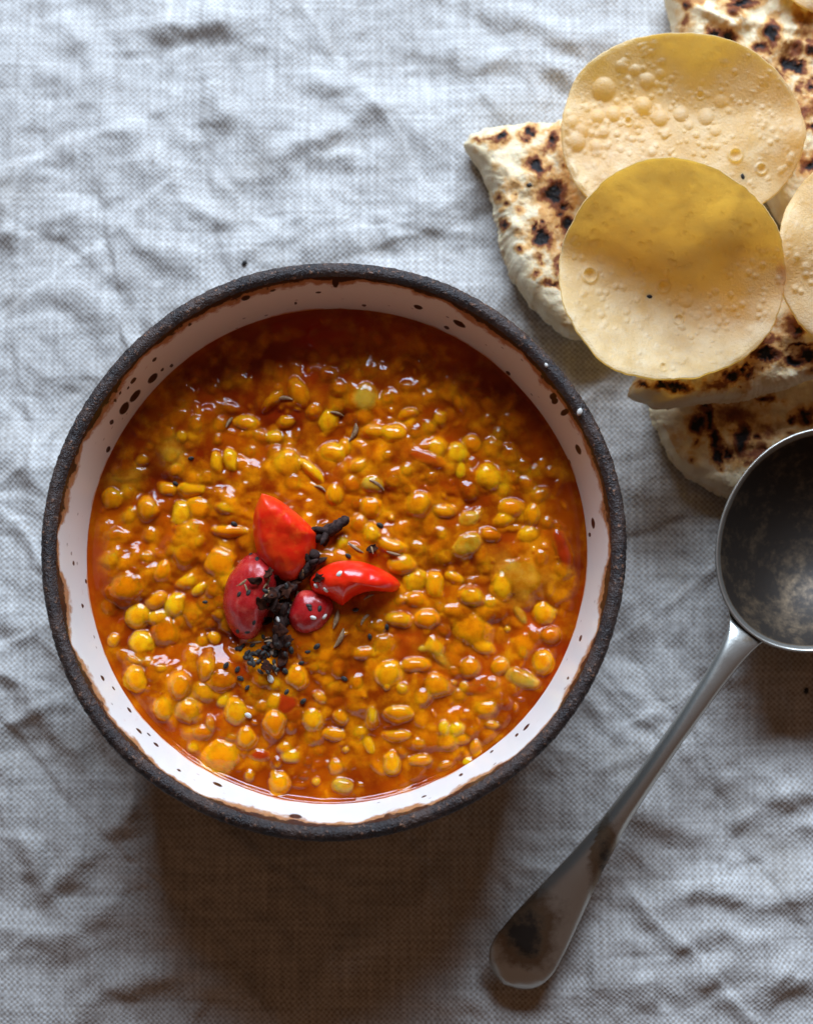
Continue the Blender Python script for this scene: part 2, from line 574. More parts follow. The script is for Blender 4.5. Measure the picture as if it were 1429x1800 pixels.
SP = [(269, 665, 11, 5), (238, 696, 13, 5), (219, 718, 12, 6), (272, 632, 5, 2.5), (235, 669, 7, 3), (197, 742, 5, 3), (286, 650, 4, 2), (302, 643, 4, 2), (204, 687, 4, 3),
      (212, 691, 3, 2), (203, 704, 3, 2.5), (191, 790, 6, 3), (226, 682, 3, 2), (318, 572, 5, 3), (334, 570, 4, 2), (358, 549, 4, 2), (432, 524, 8, 4), (480, 511, 5, 2), (560, 514, 5, 2), (520, 533, 3, 2),
      (735, 540, 8, 3.5), (807, 569, 12, 4), (785, 576, 5, 2.5), (640, 537, 4, 2), (893, 656, 5, 2.5), (1016, 790, 9, 4), (1000, 812, 5, 2.5), (1017, 886, 8, 4), (1042, 920, 9, 3), (1036, 940, 4, 2),
      (590, 496, 6, 9), (972, 697, 6, 6), (992, 725, 5, 8), (975, 705, 5, 6), (520, 1435, 11, 4), (682, 1434, 7, 4), (925, 1278, 8, 2), (908, 1292, 4, 2), (864, 1321, 4, 1.5), (1020, 1122, 6, 2),
      (181, 1192, 6, 2), (200, 1210, 4, 1.5), (228, 1248, 6, 2), (245, 1285, 7, 2), (268, 1277, 4, 2), (262, 1291, 4, 1.5), (275, 1309, 6, 2), (383, 1379, 9, 2.5), (315, 1354, 4, 2), (745, 1400, 5, 1.5), (810, 1362, 4, 2),
      (152, 1022, 4, 2), (130, 990, 4, 2), (146, 1065, 4, 2), (998, 1192, 3, 1.5)]
for (sx, sy, la, lb) in SP:
    rx_, ry_ = sx - bx, sy - by
    L = math.hypot(rx_, ry_); tx, ty = -ry_ / L, rx_ / L
    if lb > la: pass
    a = ((qx - sx) * tx + (qy - sy) * ty) / la
    b = ((qx - sx) * rx_ / L + (qy - sy) * ry_ / L) / lb
    speck = np.maximum(speck, np.clip(1.5 - np.sqrt(a * a + b * b), 0, 1))
sdist = np.r_[0, np.cumsum(np.hypot(*np.diff(innp, axis=0).T))]
angn = fbm(np.cos(th) * 6, np.sin(th) * 6, 3.3, 3)
wid = 0.0030 + 0.0028 * np.clip(angn * 2.2, -0.75, 1)
edge = 1 - np.clip(sdist[None, :] / (wid[:, None] * 1.5), 0, 1)
stain = np.exp(-np.clip(v[..., 2] - SOUP_Z - 0.0006, 0, 1) / (0.0006 + 0.0008 * np.clip(fbm(np.cos(th) * 9, np.sin(th) * 9, 1.3, 3) * 2, 0, 1))[:, None])
part('inner_glaze', v, gridquads(NTH, len(innp), True), M_glaze, bowl, {'speck': speck, 'edge': edge, 'stain': stain})

# ================================================================== lentil soup
soup = thing('lentil_soup', 'thick orange lentil soup filling the stoneware bowl', 'soup', loc=(BC[0], BC[1], SOUP_Z))
# x, y, half-length, half-width (photo px), angle (deg, counter-clockwise), how far it stands out of the sauce
L0 = """265 730 24 24 0 .3|310 735 24 24 0 .3|372 682 20 12 -10 .45|432 741 23 15 -5 1|380 812 11 20 5 .9|405 808 14 25 15 .9|345 745 15 20 0 .5|385 745 15 18 0 .5|405 715 25 12 -10 .6|310 825 20 14 20 .6
490 655 16 23 0 .4|527 690 17 27 20 .9|597 680 21 20 0 .5|664 597 20 17 -30 .55|577 738 18 24 -15 .9|552 720 16 13 30 .9|483 700 25 11 35 .75|505 738 18 12 0 .8|483 767 19 14 0 1|505 815 27 24 0 1|548 828 30 10 -45 1|585 795 25 18 0 1|606 785 12 18 0 .9|660 760 20 13 0 .85|692 763 24 16 0 .8|718 728 20 11 20 .85|680 700 14 14 0 .6|630 820 20 12 40 .7
820 665 25 9 -5 .4|835 690 22 10 -10 .45|803 703 10 19 20 .9|858 708 18 12 -25 .75|773 735 16 16 0 .75|918 765 24 20 -20 .35|800 797 22 20 0 1|830 777 22 16 -20 .8|768 790 16 20 0 .85|896 800 20 24 0 .5|808 826 11 16 0 .8|858 838 25 24 0 1
258 895 18 20 -25 1|293 859 18 14 -10 .85|337 859 25 13 0 1|317 901 20 24 -20 1|350 893 24 21 0 1|395 893 16 9 -20 .85|404 932 38 12 -5 .95|200 940 18 14 0 .4|197 985 18 18 0 .4|285 1003 13 20 -10 .85|325 975 24 23 0 .6|388 988 27 27 0 1|327 1022 22 14 20 .7|350 1035 17 9 35 .95|222 1030 30 26 -10 .95|190 1065 20 20 0 .35|240 1082 26 22 30 1|275 1055 22 15 20 1|307 1065 19 25 -25 1|290 1112 27 25 30 .9|247 1130 27 22 -30 .9|375 1122 12 12 0 1|353 1126 10 11 0 .85|198 1125 11 11 0 .85
590 870 15 20 15 .95|650 893 20 19 0 .95|735 885 25 22 0 .95|688 912 6 6 0 1|780 900 24 14 -10 .8|690 960 24 14 -15 1|705 992 27 19 -15 1|712 985 12 10 0 1|731 1020 22 22 0 .85|765 1030 18 24 0 .9|800 1015 19 11 -25 1|705 1055 14 10 20 .85|700 1088 24 13 -10 .95|750 1090 22 17 0 .85|830 1050 23 18 -20 1|602 955 10 12 0 .9|556 1000 14 14 0 .5
898 893 24 18 0 1|935 905 14 21 -10 1|885 912 20 12 20 .95|862 940 19 13 -10 1|930 940 24 16 10 .75|885 1027 22 28 15 1|957 1077 20 22 0 1|968 1116 22 18 0 .75|825 1105 36 29 -15 1|848 1136 25 14 -25 .9|892 1105 6 6 0 1
237 1193 22 25 0 .9|318 1208 20 22 -20 .95|288 1245 18 24 0 .85|330 1247 25 22 20 1|282 1175 12 8 0 .95|362 1175 15 22 -15 1|390 1195 25 20 0 .75|415 1253 20 24 -10 .95|432 1297 17 20 -20 .9|370 1273 8 13 15 1|355 1287 24 16 0 .65|390 1332 33 28 0 .95|235 1160 15 7 -20 .85|340 1315 12 12 0 .7|438 1365 11 11 0 .7
520 1190 20 22 0 .85|640 1147 20 12 15 .75|628 1198 14 16 0 .65|683 1185 24 24 0 .85|680 1208 6 6 0 1|728 1170 28 14 0 1|702 1253 25 14 -5 1|702 1293 26 11 -3 1|737 1307 12 9 0 .95|562 1227 16 10 -30 1|483 1270 20 21 0 1|500 1315 14 12 0 .95|510 1330 18 14 0 .7|548 1265 20 20 0 .85|600 1260 15 14 0 1|588 1290 22 12 -10 .85|688 1345 17 22 0 .95|740 1337 22 12 5 1|590 1350 16 15 0 .75|490 1377 18 20 0 .95|483 1362 9 8 0 1|555 1375 8 8 0 .9|707 1210 11 11 0 .8|608 1318 6 6 0 1|648 1310 10 22 25 .85|655 1255 10 16 0 .85
768 1205 27 20 0 1|798 1200 6 6 0 1|815 1206 11 10 0 .75|880 1172 19 15 25 1|953 1163 20 22 10 1|856 1245 28 18 0 .55|780 1280 10 14 0 .95|803 1280 17 12 20 .95|812 1298 14 10 0 .75|836 1312 10 15 0 .9|783 1345 13 8 15 1|820 1338 8 6 30 .95|865 1275 20 8 0 .65"""
LEN = [tuple(float(q) for q in s.split()) for r in L0.split('\n') for s in r.split('|')]
# filler lentils between the ones picked out above
SR_PX = 425.0
scx, scy = 588.0, 980.0
occ = [(l[0], l[1], max(l[2], l[3])) for l in LEN]
garn = (545, 1040, 105)
tries = 0
r2 = random.Random(3)
while len(LEN) < 298 and tries < 20000:
    tries += 1
    a = r2.random() * 2 * PI; rr = math.sqrt(r2.random()) * (SR_PX - 16)
    x, y = scx + rr * math.cos(a), scy + rr * math.sin(a)
    s = r2.uniform(12, 23)
    if any((x - o[0])**2 + (y - o[1])**2 < ((o[2] + s) * 0.66)**2 for o in occ): continue
    if (x - garn[0])**2 + (y - garn[1])**2 < garn[2]**2: continue
    e = r2.choice([.3, .4, .45, .5, .6, .75])
    if y < 720: e = min(e, .5)
    LEN.append((x, y, s, s * r2.uniform(0.75, 1.0), r2.uniform(-90, 90), e)); occ.append((x, y, s))
MUSH = []                                            # bits of broken lentil, part of the sauce itself
for _ in range(1150):
    a = r2.random() * 2 * PI; rr = math.sqrt(r2.random()) * (SR_PX - 8)
    s = r2.uniform(5, 20)
    MUSH.append((scx + rr * math.cos(a), scy + rr * math.sin(a), s, s * r2.uniform(0.4, 1.0), r2.uniform(-90, 90), r2.uniform(.2, .75)))

# onion and tomato stewed into the sauce: kind, x, y, half-length, half-width, angle, how far it stands out
CH = [('onion_piece', 640, 700, 28, 24, 20, .8), ('onion_piece', 655, 852, 21, 15, -10, .95), ('onion_piece', 822, 957, 26, 19, 30, 1), ('onion_piece', 915, 1015, 44, 40, -40, .55),
      ('onion_piece', 915, 1080, 9, 22, 30, .8), ('onion_piece', 918, 1193, 26, 17, -15, .95), ('onion_piece', 604, 1383, 20, 12, -10, .9), ('onion_piece', 770, 1155, 26, 10, -40, .6),
      ('onion_piece', 825, 912, 20, 13, 25, .9), ('onion_piece', 300, 790, 28, 30, 40, .6), ('onion_piece', 225, 835, 34, 16, 10, .55), ('onion_piece', 745, 1140, 12, 7, 0, .9),
      ('tomato_piece', 988, 965, 14, 38, 14, .95), ('tomato_piece', 590, 592, 60, 24, 0, .6), ('tomato_piece', 503, 1236, 24, 22, 0, .8), ('tomato_piece', 455, 1328, 20, 12, -5, .8),
      ('tomato_piece', 745, 805, 40, 15, -20, .6), ('tomato_piece', 840, 1212, 30, 14, 0, .55)]
GN = 520
uu = np.linspace(-1, 1, GN)
U, V = np.meshgrid(uu, uu, indexing='ij')
DX = U * np.sqrt(1 - V * V / 2); DY = V * np.sqrt(1 - U * U / 2)
RS = 0.0627
ang = np.arctan2(DY, DX)
wb = np.interp(ang % (2 * PI), np.r_[th, 2 * PI], np.r_[wobr, wobr[0]])
SX = DX * RS * wb; SY = DY * RS * wb                 # relative to the soup's base
rn = np.hypot(DX, DY)
wx, wy = SX + BC[0], SY + BC[1]
H = 0.0036 * fbm(wx * 50, wy * 62, 1.7, 2) + 0.0006 * fbm(wx * 150, wy * 180, 5.1, 2)
lump = np.clip(fbm(wx * 150, wy * 150, 7.7, 2) * 1.6, -1, 1)
H = H + 0.0004 * lump
qx, qy = Q(np.stack([wx, wy, np.full_like(wx, SOUP_Z)], -1))
# the upper middle is heaped, the sauce pools thin and flat toward the rim
heap = np.exp(-(((qx - 690) / 260)**2 + ((qy - 860) / 170)**2))
H = H + 0.0016 * heap
flat = sst(0.80, 0.97, rn)
H = H * (1 - 0.75 * flat)
BASE = H.copy()
PPS = ppm(SOUP_Z)


def soup_base(x, y):
    i = np.argmin((SX - (x - BC[0]))**2 + (SY - (y - BC[1]))**2)
    return BASE.ravel()[i]


tint = 0.10 + 0.25 * np.clip(lump, 0, 1) + 0.18 * fbm(wx * 260, wy * 260, 2.9, 3)
red = 0.75 * np.exp(-(((qx - 590) / 120)**2 + ((qy - 590) / 45)**2)) + 0.45 * np.exp(-(((qx - 700) / 60)**2 + ((qy - 850) / 28)**2)) \
    + 0.35 * np.exp(-(((qx - 860) / 60)**2 + ((qy - 1185) / 40)**2)) + 0.4 * np.exp(-(((qx - 500) / 30)**2 + ((qy - 1235) / 28)**2)) + 0.5 * np.exp(-(((qx - 460) / 25)**2 + ((qy - 1325) / 18)**2))
red = red + 0.40 * sst(0.10, 0.50, fbm(wx * 75, wy * 75, 17.3, 3))
hue = np.full(H.shape, 0.4); oni = np.zeros(H.shape)
placed = []
w1, w2 = vnoise(wx * 300, wy * 300, 11.5), vnoise(wx * 300, wy * 300, 31.5)
w3 = fbm(wx * 700, wy * 700, 21.5, 2)
sx_flat, sy_flat = SX + BC[0], SY + BC[1]
ITEMS = [('mush',) + q for q in MUSH] + CH[:12][3:4] + CH[:12][9:11] + [('lentil',) + q for q in LEN] + CH[:3] + CH[4:9] + CH[11:]
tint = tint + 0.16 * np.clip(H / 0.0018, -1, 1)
for (kind, px, py, a, b, an, e) in ITEMS:
    p = P(px, py, SOUP_Z + 0.001)
    zb = soup_base(p[0], p[1])
    A, B = a * PPS, b * PPS
    rz = min(0.48 * math.sqrt(A * B), 0.0014 if kind == 'lentil' else 0.0011) if a > 8 else 0.8 * A
    if kind == 'mush': rz *= 0.58
    zc = zb + (e - 0.88) * rz * 1.2
    ca, sa = math.cos(math.radians(an)), math.sin(math.radians(an))
    sel = np.nonzero((np.abs(wx - p[0]) < 2.2 * A + 2.2 * B) & (np.abs(wy - p[1]) < 2.2 * A + 2.2 * B))
    lx = wx[sel] - p[0]; ly = wy[sel] - p[1]
    l1 = (lx * ca + ly * sa) / A + 0.24 * w1[sel]; l2 = (-lx * sa + ly * ca) / B + 0.24 * w2[sel]
    d2 = l1 * l1 + l2 * l2 + 0.16 * w3[sel]
    # flat-topped lens with a rounded shoulder
    el = zc + rz * (1.08 * np.clip(1 - np.clip(d2, 0, 9)**1.15, 0, 1)**0.72 - 1.2 * np.clip(d2 - 1, 0, 9))
    k = 0.0006
    h0 = H[sel]
    hh = np.clip(0.5 + 0.5 * (el - h0) / k, 0, 1)
    H[sel] = h0 * (1 - hh) + el * hh + k * hh * (1 - hh)
    wt = sst(0.25, 0.95, hh) * (1 - 0.40 * sst(0.25, 1.1, d2))
    if kind == 'mush' or e < 0.65:                  # murky: seen through sauce, no sharp edge
        wt = np.maximum(wt * 0.5, 0.75 * np.exp(-1.1 * np.clip(d2, 0, 9)**1.2))
    val = min(1.0, 0.15 + 0.95 * e) * (r2.choice([0.62, 0.75, 0.88, 0.95]) if kind == 'lentil' else 0.80)
    tint[sel] = tint[sel] * (1 - wt) + val * wt
    hv_ = r2.random()**1.3 * (0.5 + 0.5 * e)
    hue[sel] = hue[sel] * (1 - wt) + hv_ * wt
    if kind == 'tomato_piece':
        red[sel] = red[sel] * (1 - wt) + 0.95 * wt
    else:
        red[sel] = red[sel] * (1 - 0.8 * wt)
    oni[sel] = oni[sel] * (1 - wt) + (0.9 * wt if kind == 'onion_piece' else 0)
    if kind != 'mush':
        placed.append((kind, p, zc, A, B, rz, an, e))
H = H + 0.00004 * fbm(wx * 620, wy * 620, 3.3, 3, 0.6)
H = H * (1 - 0.85 * sst(0.955, 0.995, rn)) + 0.0008 * sst(0.975, 1.0, rn)
tint = np.clip(tint, 0, 1); red = np.clip(red, 0, 1)
SH = H


def soup_sample(x, y, *arrs):
    """bilinear look-up on the mapped grid (inverse of the square-to-disc map)"""
    x = (np.asarray(x, float) - BC[0]) / RS; y = (np.asarray(y, float) - BC[1]) / RS
    an_ = np.arctan2(y, x)
    wb_ = np.interp(an_ % (2 * PI), np.r_[th, 2 * PI], np.r_[wobr, wobr[0]])
    x = x / wb_; y = y / wb_
    t2 = 2 * math.sqrt(2)
    cl_ = lambda q: np.sqrt(np.clip(q, 0, None))
    uu_ = 0.5 * cl_(2 + x * x - y * y + t2 * x) - 0.5 * cl_(2 + x * x - y * y - t2 * x)
    vv_ = 0.5 * cl_(2 - x * x + y * y + t2 * y) - 0.5 * cl_(2 - x * x + y * y - t2 * y)
    fi = np.clip((uu_ + 1) / 2 * (GN - 1), 0, GN - 1.001); fj = np.clip((vv_ + 1) / 2 * (GN - 1), 0, GN - 1.001)
    i0 = fi.astype(int); j0 = fj.astype(int); fi = fi - i0; fj = fj - j0
    return [a_[i0, j0] * (1 - fi) * (1 - fj) + a_[i0 + 1, j0] * fi * (1 - fj) + a_[i0, j0 + 1] * (1 - fi) * fj + a_[i0 + 1, j0 + 1] * fi * fj for a_ in arrs]


def soup_at(x, y):
    i = np.argmin((SX - (x - BC[0]))**2 + (SY - (y - BC[1]))**2)
    return SOUP_Z + SH.ravel()[i]


me = mesh('sauce', np.stack([SX, SY, H], -1), gridquads(GN, GN), True, {'tint': tint, 'red': red, 'hue': hue, 'oni': oni})
add('sauce', me, M_sauce, soup)


def blob_mesh(name, seed, nu=22, nv=13, lump=0.10, crease=0.0, ragged=0.0):
    u = np.linspace(0, 2 * PI, nu, endpoint=False); v_ = np.linspace(0.02, PI - 0.02, nv)
    UU, VV = np.meshgrid(u, v_, indexing='ij')
    x = np.cos(UU) * np.sin(VV); y = np.sin(UU) * np.sin(VV); z = np.cos(VV)
    r = 1 + lump * vnoise(x * 1.3 + seed, y * 1.3, z * 1.3 + seed) + lump * 0.5 * vnoise(x * 3 + seed, y * 3, z * 3)
    if ragged:
        r = r + ragged * vnoise(x * 4 + seed * 2, y * 4, z * 4)
    if crease:
        r = r - crease * np.exp(-((y - 0.15) / 0.12)**2) * (z > -0.2)
    # flatter lens-like section, crisper rim
    x, y, z = x * r, y * r, np.sign(z) * np.abs(z)**1.15 * r
    vv = np.stack([x, y, z], -1).reshape(-1, 3)
    q = gridquads(nu, nv, True)
    return mesh(name, vv, q)


# each lentil: a lens whose upper face is the sauce-coated lump it makes in the surface
lt_t = np.linspace(0, 2 * PI, 26, endpoint=False)
lt_r = np.array([0.03, 0.2, 0.38, 0.55, 0.7, 0.82, 0.92, 1.0])
for i, (kind, p, zc, A, B, rz, an, e) in enumerate(placed):
    ca, sa = math.cos(math.radians(an)), math.sin(math.radians(an))
    shr = 0.62 + 0.34 * e
    wob_ = 1 + 0.07 * np.sin(2 * lt_t + i) + 0.05 * np.sin(3 * lt_t + 2.3 * i)
    ea = np.outer(np.cos(lt_t) * wob_, lt_r) * A * shr; eb = np.outer(np.sin(lt_t) * wob_, lt_r) * B * shr
    x = p[0] + ea * ca - eb * sa; y = p[1] + ea * sa + eb * ca
    hz_, ti, re_, hu_, on_ = soup_sample(x, y, SH, tint, red, hue, oni)
    lift = 0.000035 * (1 - lt_r**6) - 0.00006 * lt_r**8
    top = hz_ + lift[None, :]
    zmid = np.full((26, 1), zc - 0.35 * rz); zlow = np.full((26, 1), zc - rz)
    X3 = np.concatenate([x, x[:, -1:] * 0.98 + p[0] * 0.02, x[:, :1]], 1); Y3 = np.concatenate([y, y[:, -1:] * 0.98 + p[1] * 0.02, y[:, :1]], 1)
    Z3 = np.concatenate([top, np.minimum(zmid, top[:, -1:] - 0.0002), np.minimum(zlow, top.min() - 0.0006)], 1)
    e2 = lambda q: np.concatenate([q, q[:, -1:], q[:, -1:]], 1)
    org = np.array([p[0] - BC[0], p[1] - BC[1], zc])
    vv = np.stack([X3 - BC[0], Y3 - BC[1], Z3], -1) - org
    me = mesh(kind, vv, gridquads(26, 10, True), True, {'tint': np.clip(e2(ti) * 1.05, 0, 1), 'red': e2(re_), 'hue': e2(hu_), 'oni': e2(on_)})
    me.materials.append(M_sauce)
    o = bpy.data.objects.new(kind, me); C.objects.link(o); o.parent = soup
    o.location = org


# ================================================================== radial pillow builder (bread, tomato wedges)
def catmull(pts, m=24):
    p = np.array(pts, float); n = len(p); out = []
    for i in range(n):
        a, b, c, d = p[i - 1], p[i], p[(i + 1) % n], p[(i + 2) % n]
        for t in np.linspace(0, 1, m, endpoint=False):
            out.append(0.5 * ((2 * b) + (c - a) * t + (2 * a - 5 * b + 4 * c - d) * t * t + (3 * b - a - 3 * c + d) * t**3))
    return np.array(out)


def outline(pts_px, z, nth, ctr=None):
    c = catmull(pts_px)
    w_ = P(c[:, 0], c[:, 1], z)[:, :2]
    ce = w_.mean(0) if ctr is None else P(ctr[0], ctr[1], z)[:2]
    d = w_ - ce
    an = np.unwrap(np.arctan2(d[:, 1], d[:, 0]))
    if an[-1] < an[0]:
        an = an[::-1]; d = d[::-1]
    r = np.hypot(d[:, 0], d[:, 1])
    o_ = np.argsort(an % (2 * PI))
    tt = np.linspace(0, 2 * PI, nth, endpoint=False)
    return ce, tt, np.interp(tt, (an % (2 * PI))[o_], r[o_], period=2 * PI)


def naan(label, pts, zbase, thick, spots, tx=0.0, ty=0.0, crumb=0.0009, toast=0.35, ridges=(), fl=3.5, seed=0.0, lumps=1.0):
    """flatbread piece: blistered crust on top, torn side, flat underside"""
    nth, nr = 460, 110
    ce, tt, R = outline(pts, zbase + thick * 0.8, nth)
    R = R + crumb * (0.5 * fbm(np.cos(tt) * R * 500 + seed, np.sin(tt) * R * 500, seed, 3, 0.65) + 1.2 * fbm(np.cos(tt) * R * 140 + seed, np.sin(tt) * R * 140, seed + 5, 2))
    rr_ = 1 - (1 - np.linspace(0.0003, 1, nr))**1.35
    x = ce[0] + np.outer(R * np.cos(tt), rr_); y = ce[1] + np.outer(R * np.sin(tt), rr_)
    tilt = tx * (x - ce[0]) + ty * (y - ce[1])
    dome = (1 - rr_**(1.6 * fl))[None, :]**0.6
    hn = 0.0013 * fbm(x * 75 + seed, y * 75, seed, 3) + 0.0010 * np.clip(fbm(x * 160, y * 160, seed + 4, 2) * 1.8, -0.3, 1) + 0.0004 * fbm(x * 520, y * 520, seed + 9, 3)
    top = zbase + tilt + thick * (0.42 + 0.58 * dome) + hn * lumps * (0.35 + 0.65 * dome)
    qx, qy = Q(np.stack([x, y, top], -1))
    for (ax, ay, bx_, by_, hgt, wd) in ridges:
        d, _ = seg_dist(qx, qy, (ax, ay), (bx_, by_))
        top = top + hgt * np.exp(-(d / wd)**2)
    ch = np.zeros(x.shape); to = np.zeros(x.shape)
    wq = 14 * fbm(x * 380, y * 380, seed + 2, 4, 0.65); wq2 = 14 * fbm(x * 380, y * 380, seed + 6, 4, 0.65)
    for s in spots:
        sx, sy, sa, sb, sang = s[:5]
        st = s[5] if len(s) > 5 else 1.0
        ca, sa_ = math.cos(math.radians(sang)), math.sin(math.radians(sang))
        dx, dy = qx + wq - sx, -(qy + wq2 - sy)
        d = np.sqrt(((dx * ca + dy * sa_) / sa)**2 + ((-dx * sa_ + dy * ca) / sb)**2)
        ch = np.maximum(ch, st * np.clip(1.12 - 0.62 * d, 0, 1))
        to = np.maximum(to, min(1, st + 0.1) * np.clip(1.12 - 0.40 * d, 0, 1))
    nr_ = random.Random(int(seed * 10))
    for _ in range(46):
        k_ = nr_.randrange(nth); m_ = nr_.randrange(int(nr * 0.9))
        sr_ = nr_.uniform(1.5, 6.5)
        d = np.hypot(qx + wq * 0.5 - qx[k_, m_], qy + wq2 * 0.5 - qy[k_, m_]) / sr_
        st = nr_.uniform(.25, .95)
        ch = np.maximum(ch, st * np.clip(1.0 - 0.6 * d, 0, 1)); to = np.maximum(to, (0.3 + 0.6 * st) * np.clip(1.1 - 0.3 * d, 0, 1))
    tn = fbm(x * 130, y * 130, seed + 1, 4, 0.6)
    to = np.maximum(to, toast * sst(0.02, 0.42, tn + 0.8 * (hn / 0.0015) * 0.3) * (dome > 0.35))
    top = top - 0.0007 * sst(0.5, 1, ch)
    rows = [np.stack([x, y, top], -1)]
    ex, ey, ez = x[:, -1], y[:, -1], top[:, -1]
    zb = zbase + tilt[:, -1]
    side_n = 9
    sd = np.zeros((nth, side_n, 3))
    for k in range(side_n):
        f = (k + 1) / side_n
        bul = 0.0010 * math.sin(PI * f) - 0.0022 * f * f + 0.0011 * fbm(ex * 420, ey * 420, f * 3.5 + seed, 4, 0.65)
        sd[:, k, 0] = ex + np.cos(tt) * bul; sd[:, k, 1] = ey + np.sin(tt) * bul
        sd[:, k, 2] = ez * (1 - f) + zb * f
    bot = np.zeros((nth, 3, 3))
    for k, f in enumerate((0.8, 0.4, 0.02)):
        bot[:, k, 0] = ce[0] + (sd[:, -1, 0] - ce[0]) * f; bot[:, k, 1] = ce[1] + (sd[:, -1, 1] - ce[1]) * f
        bot[:, k, 2] = zbase + tx * (bot[:, k, 0] - ce[0]) + ty * (bot[:, k, 1] - ce[1])
    allv = np.concatenate([rows[0], sd, bot], 1)
    z_ = np.zeros((nth, side_n + 3))
    cha = np.concatenate([ch, z_], 1); toa = np.concatenate([to, z_ + 0.16], 1)
    base = (ce[0], ce[1], zbase)
    v_ = allv - np.array(base)
    me = mesh('naan_bread', v_, gridquads(nth, allv.shape[1], True), True, {'char': cha, 'toast': toa})
    o = add('naan_bread', me, M_naan); o.location = base
    tag(o, label, 'bread', 'torn naan pieces under the poppadoms')
    return o


naan('wedge of charred naan with a pointed corner lying beside the bowl',
     [(822, 238), (858, 215), (910, 207), (1000, 203), (1090, 215), (1165, 300), (1185, 420), (1150, 520), (1070, 575), (1005, 582), (955, 545), (912, 490), (880, 405), (866, 340), (850, 285)],
     0.0036, 0.0125,
     [(884, 243, 11, 8, 20), (930, 232, 11, 8, 30), (923, 248, 6, 5, 0, .8), (974, 243, 10, 16, -20), (842, 250, 9, 6, 0, .7), (943, 292, 13, 16, 10), (974, 340, 22, 20, 0), (990, 362, 10, 9, 0), (996, 398, 11, 14, 0),
      (887, 393, 7, 7, 0, .85), (951, 417, 17, 17, 30), (935, 398, 5, 8, 0, .8), (972, 500, 10, 5, 0, .9), (940, 482, 7, 5, 0, .7), (984, 450, 9, 9, 0, .6), (945, 455, 9, 8, 0, .5), (860, 243, 14, 6, 0, .5), (983, 470, 9, 12, 0, .6), (960, 262, 12, 8, 0, .5)],
     toast=0.52, seed=1.3, fl=4.5, tx=0.12, ty=-0.02)
naan('large blistered naan piece under the upper poppadom, streaked with toasted ridges',
     [(1182, -50), (1186, 20), (1200, 85), (1240, 160), (1320, 260), (1390, 390), (1480, 430), (1560, 300), (1570, 20), (1500, -90), (1310, -110)],
     0.0010, 0.0140,
     [(1258, 57, 12, 9, 0), (1280, 66, 12, 8, -20), (1356, 57, 11, 18, 0), (1386, 112, 14, 10, -20), (1400, 118, 16, 9, -30), (1335, 80, 12, 9, 0, .8), (1305, 5, 22, 7, 5), (1208, 12, 8, 6, 0, .75), (1202, 40, 10, 14, 0, .55), (1408, 150, 10, 10, 0, .5),
      (1425, 90, 9, 9, 0, .8), (1405, 158, 8, 12, 0, .7), (1428, 150, 9, 8, 0, .9), (1410, 195, 14, 16, 0, .6), (1425, 225, 9, 7, 0, .9), (1422, 288, 14, 9, 30, 1), (1330, 100, 20, 10, -30, .55), (1360, 130, 18, 10, -30, .6), (1425, 75, 12, 8, 0, .6), (1290, 20, 14, 10, -20, .6), (1395, 85, 20, 14, -20, .6)],
     toast=0.75, seed=5.1, fl=5, lumps=1.5,
     ridges=((1215, 10, 1290, 45, 0.0014, 8), (1310, 40, 1400, 55, 0.0012, 9), (1270, 10, 1310, 30, 0.0012, 7), (1380, 70, 1440, 90, 0.0014, 9)))
naan('thin charred naan piece with puffed end lying over the rounded naan',
     [(1116, 682), (1165, 610), (1260, 525), (1370, 500), (1480, 515), (1540, 590), (1500, 640), (1428, 662), (1345, 688), (1250, 700), (1170, 712), (1140, 700)],
     0.0175, 0.0100,
     [(1165, 677, 16, 6, 0), (1190, 679, 14, 6, 0), (1203, 683, 9, 6, 0, .8), (1285, 660, 18, 8, 20), (1308, 650, 10, 7, 30), (1345, 622, 26, 8, -8), (1392, 634, 20, 7, 0), (1420, 626, 16, 8, 0), (1405, 610, 24, 4, 0, .9), (1398, 584, 9, 12, -20, .9),
      (1350, 600, 26, 10, 10, .6), (1260, 676, 30, 8, 10, .55), (1130, 677, 10, 4, 0, .9), (1390, 575, 14, 18, -20, .55)],
     toast=0.55, seed=8.3, fl=4, ty=0.10,
     ridges=((1385, 560, 1400, 600, 0.0030, 22), (1330, 605, 1365, 595, 0.0020, 14)))
naan('rounded naan piece with dark char stripes tucked under the spoon',
     [(1150, 712), (1168, 640), (1290, 600), (1480, 615), (1540, 720), (1500, 790), (1400, 835), (1340, 868), (1292, 872), (1245, 852), (1200, 820), (1166, 768)],
     0.0006, 0.0115,
     [(1226, 745, 12, 18, 10), (1255, 770, 8, 26, 15), (1245, 735, 8, 20, 10), (1262, 800, 8, 14, 0), (1303, 770, 13, 30, -5), (1279, 798, 7, 8, 0, .9), (1415, 736, 14, 13, 0), (1390, 737, 7, 7, 0, .9), (1390, 772, 10, 9, 0, .8), (1330, 795, 22, 16, 20, .6),
      (1290, 730, 40, 22, 0, .55), (1350, 760, 25, 16, 0, .5), (1345, 702, 14, 5, 0, .8), (1240, 712, 10, 8, 0, .9), (1318, 815, 10, 8, 0, .6)],
     toast=0.40, seed=12.9, fl=2.3)


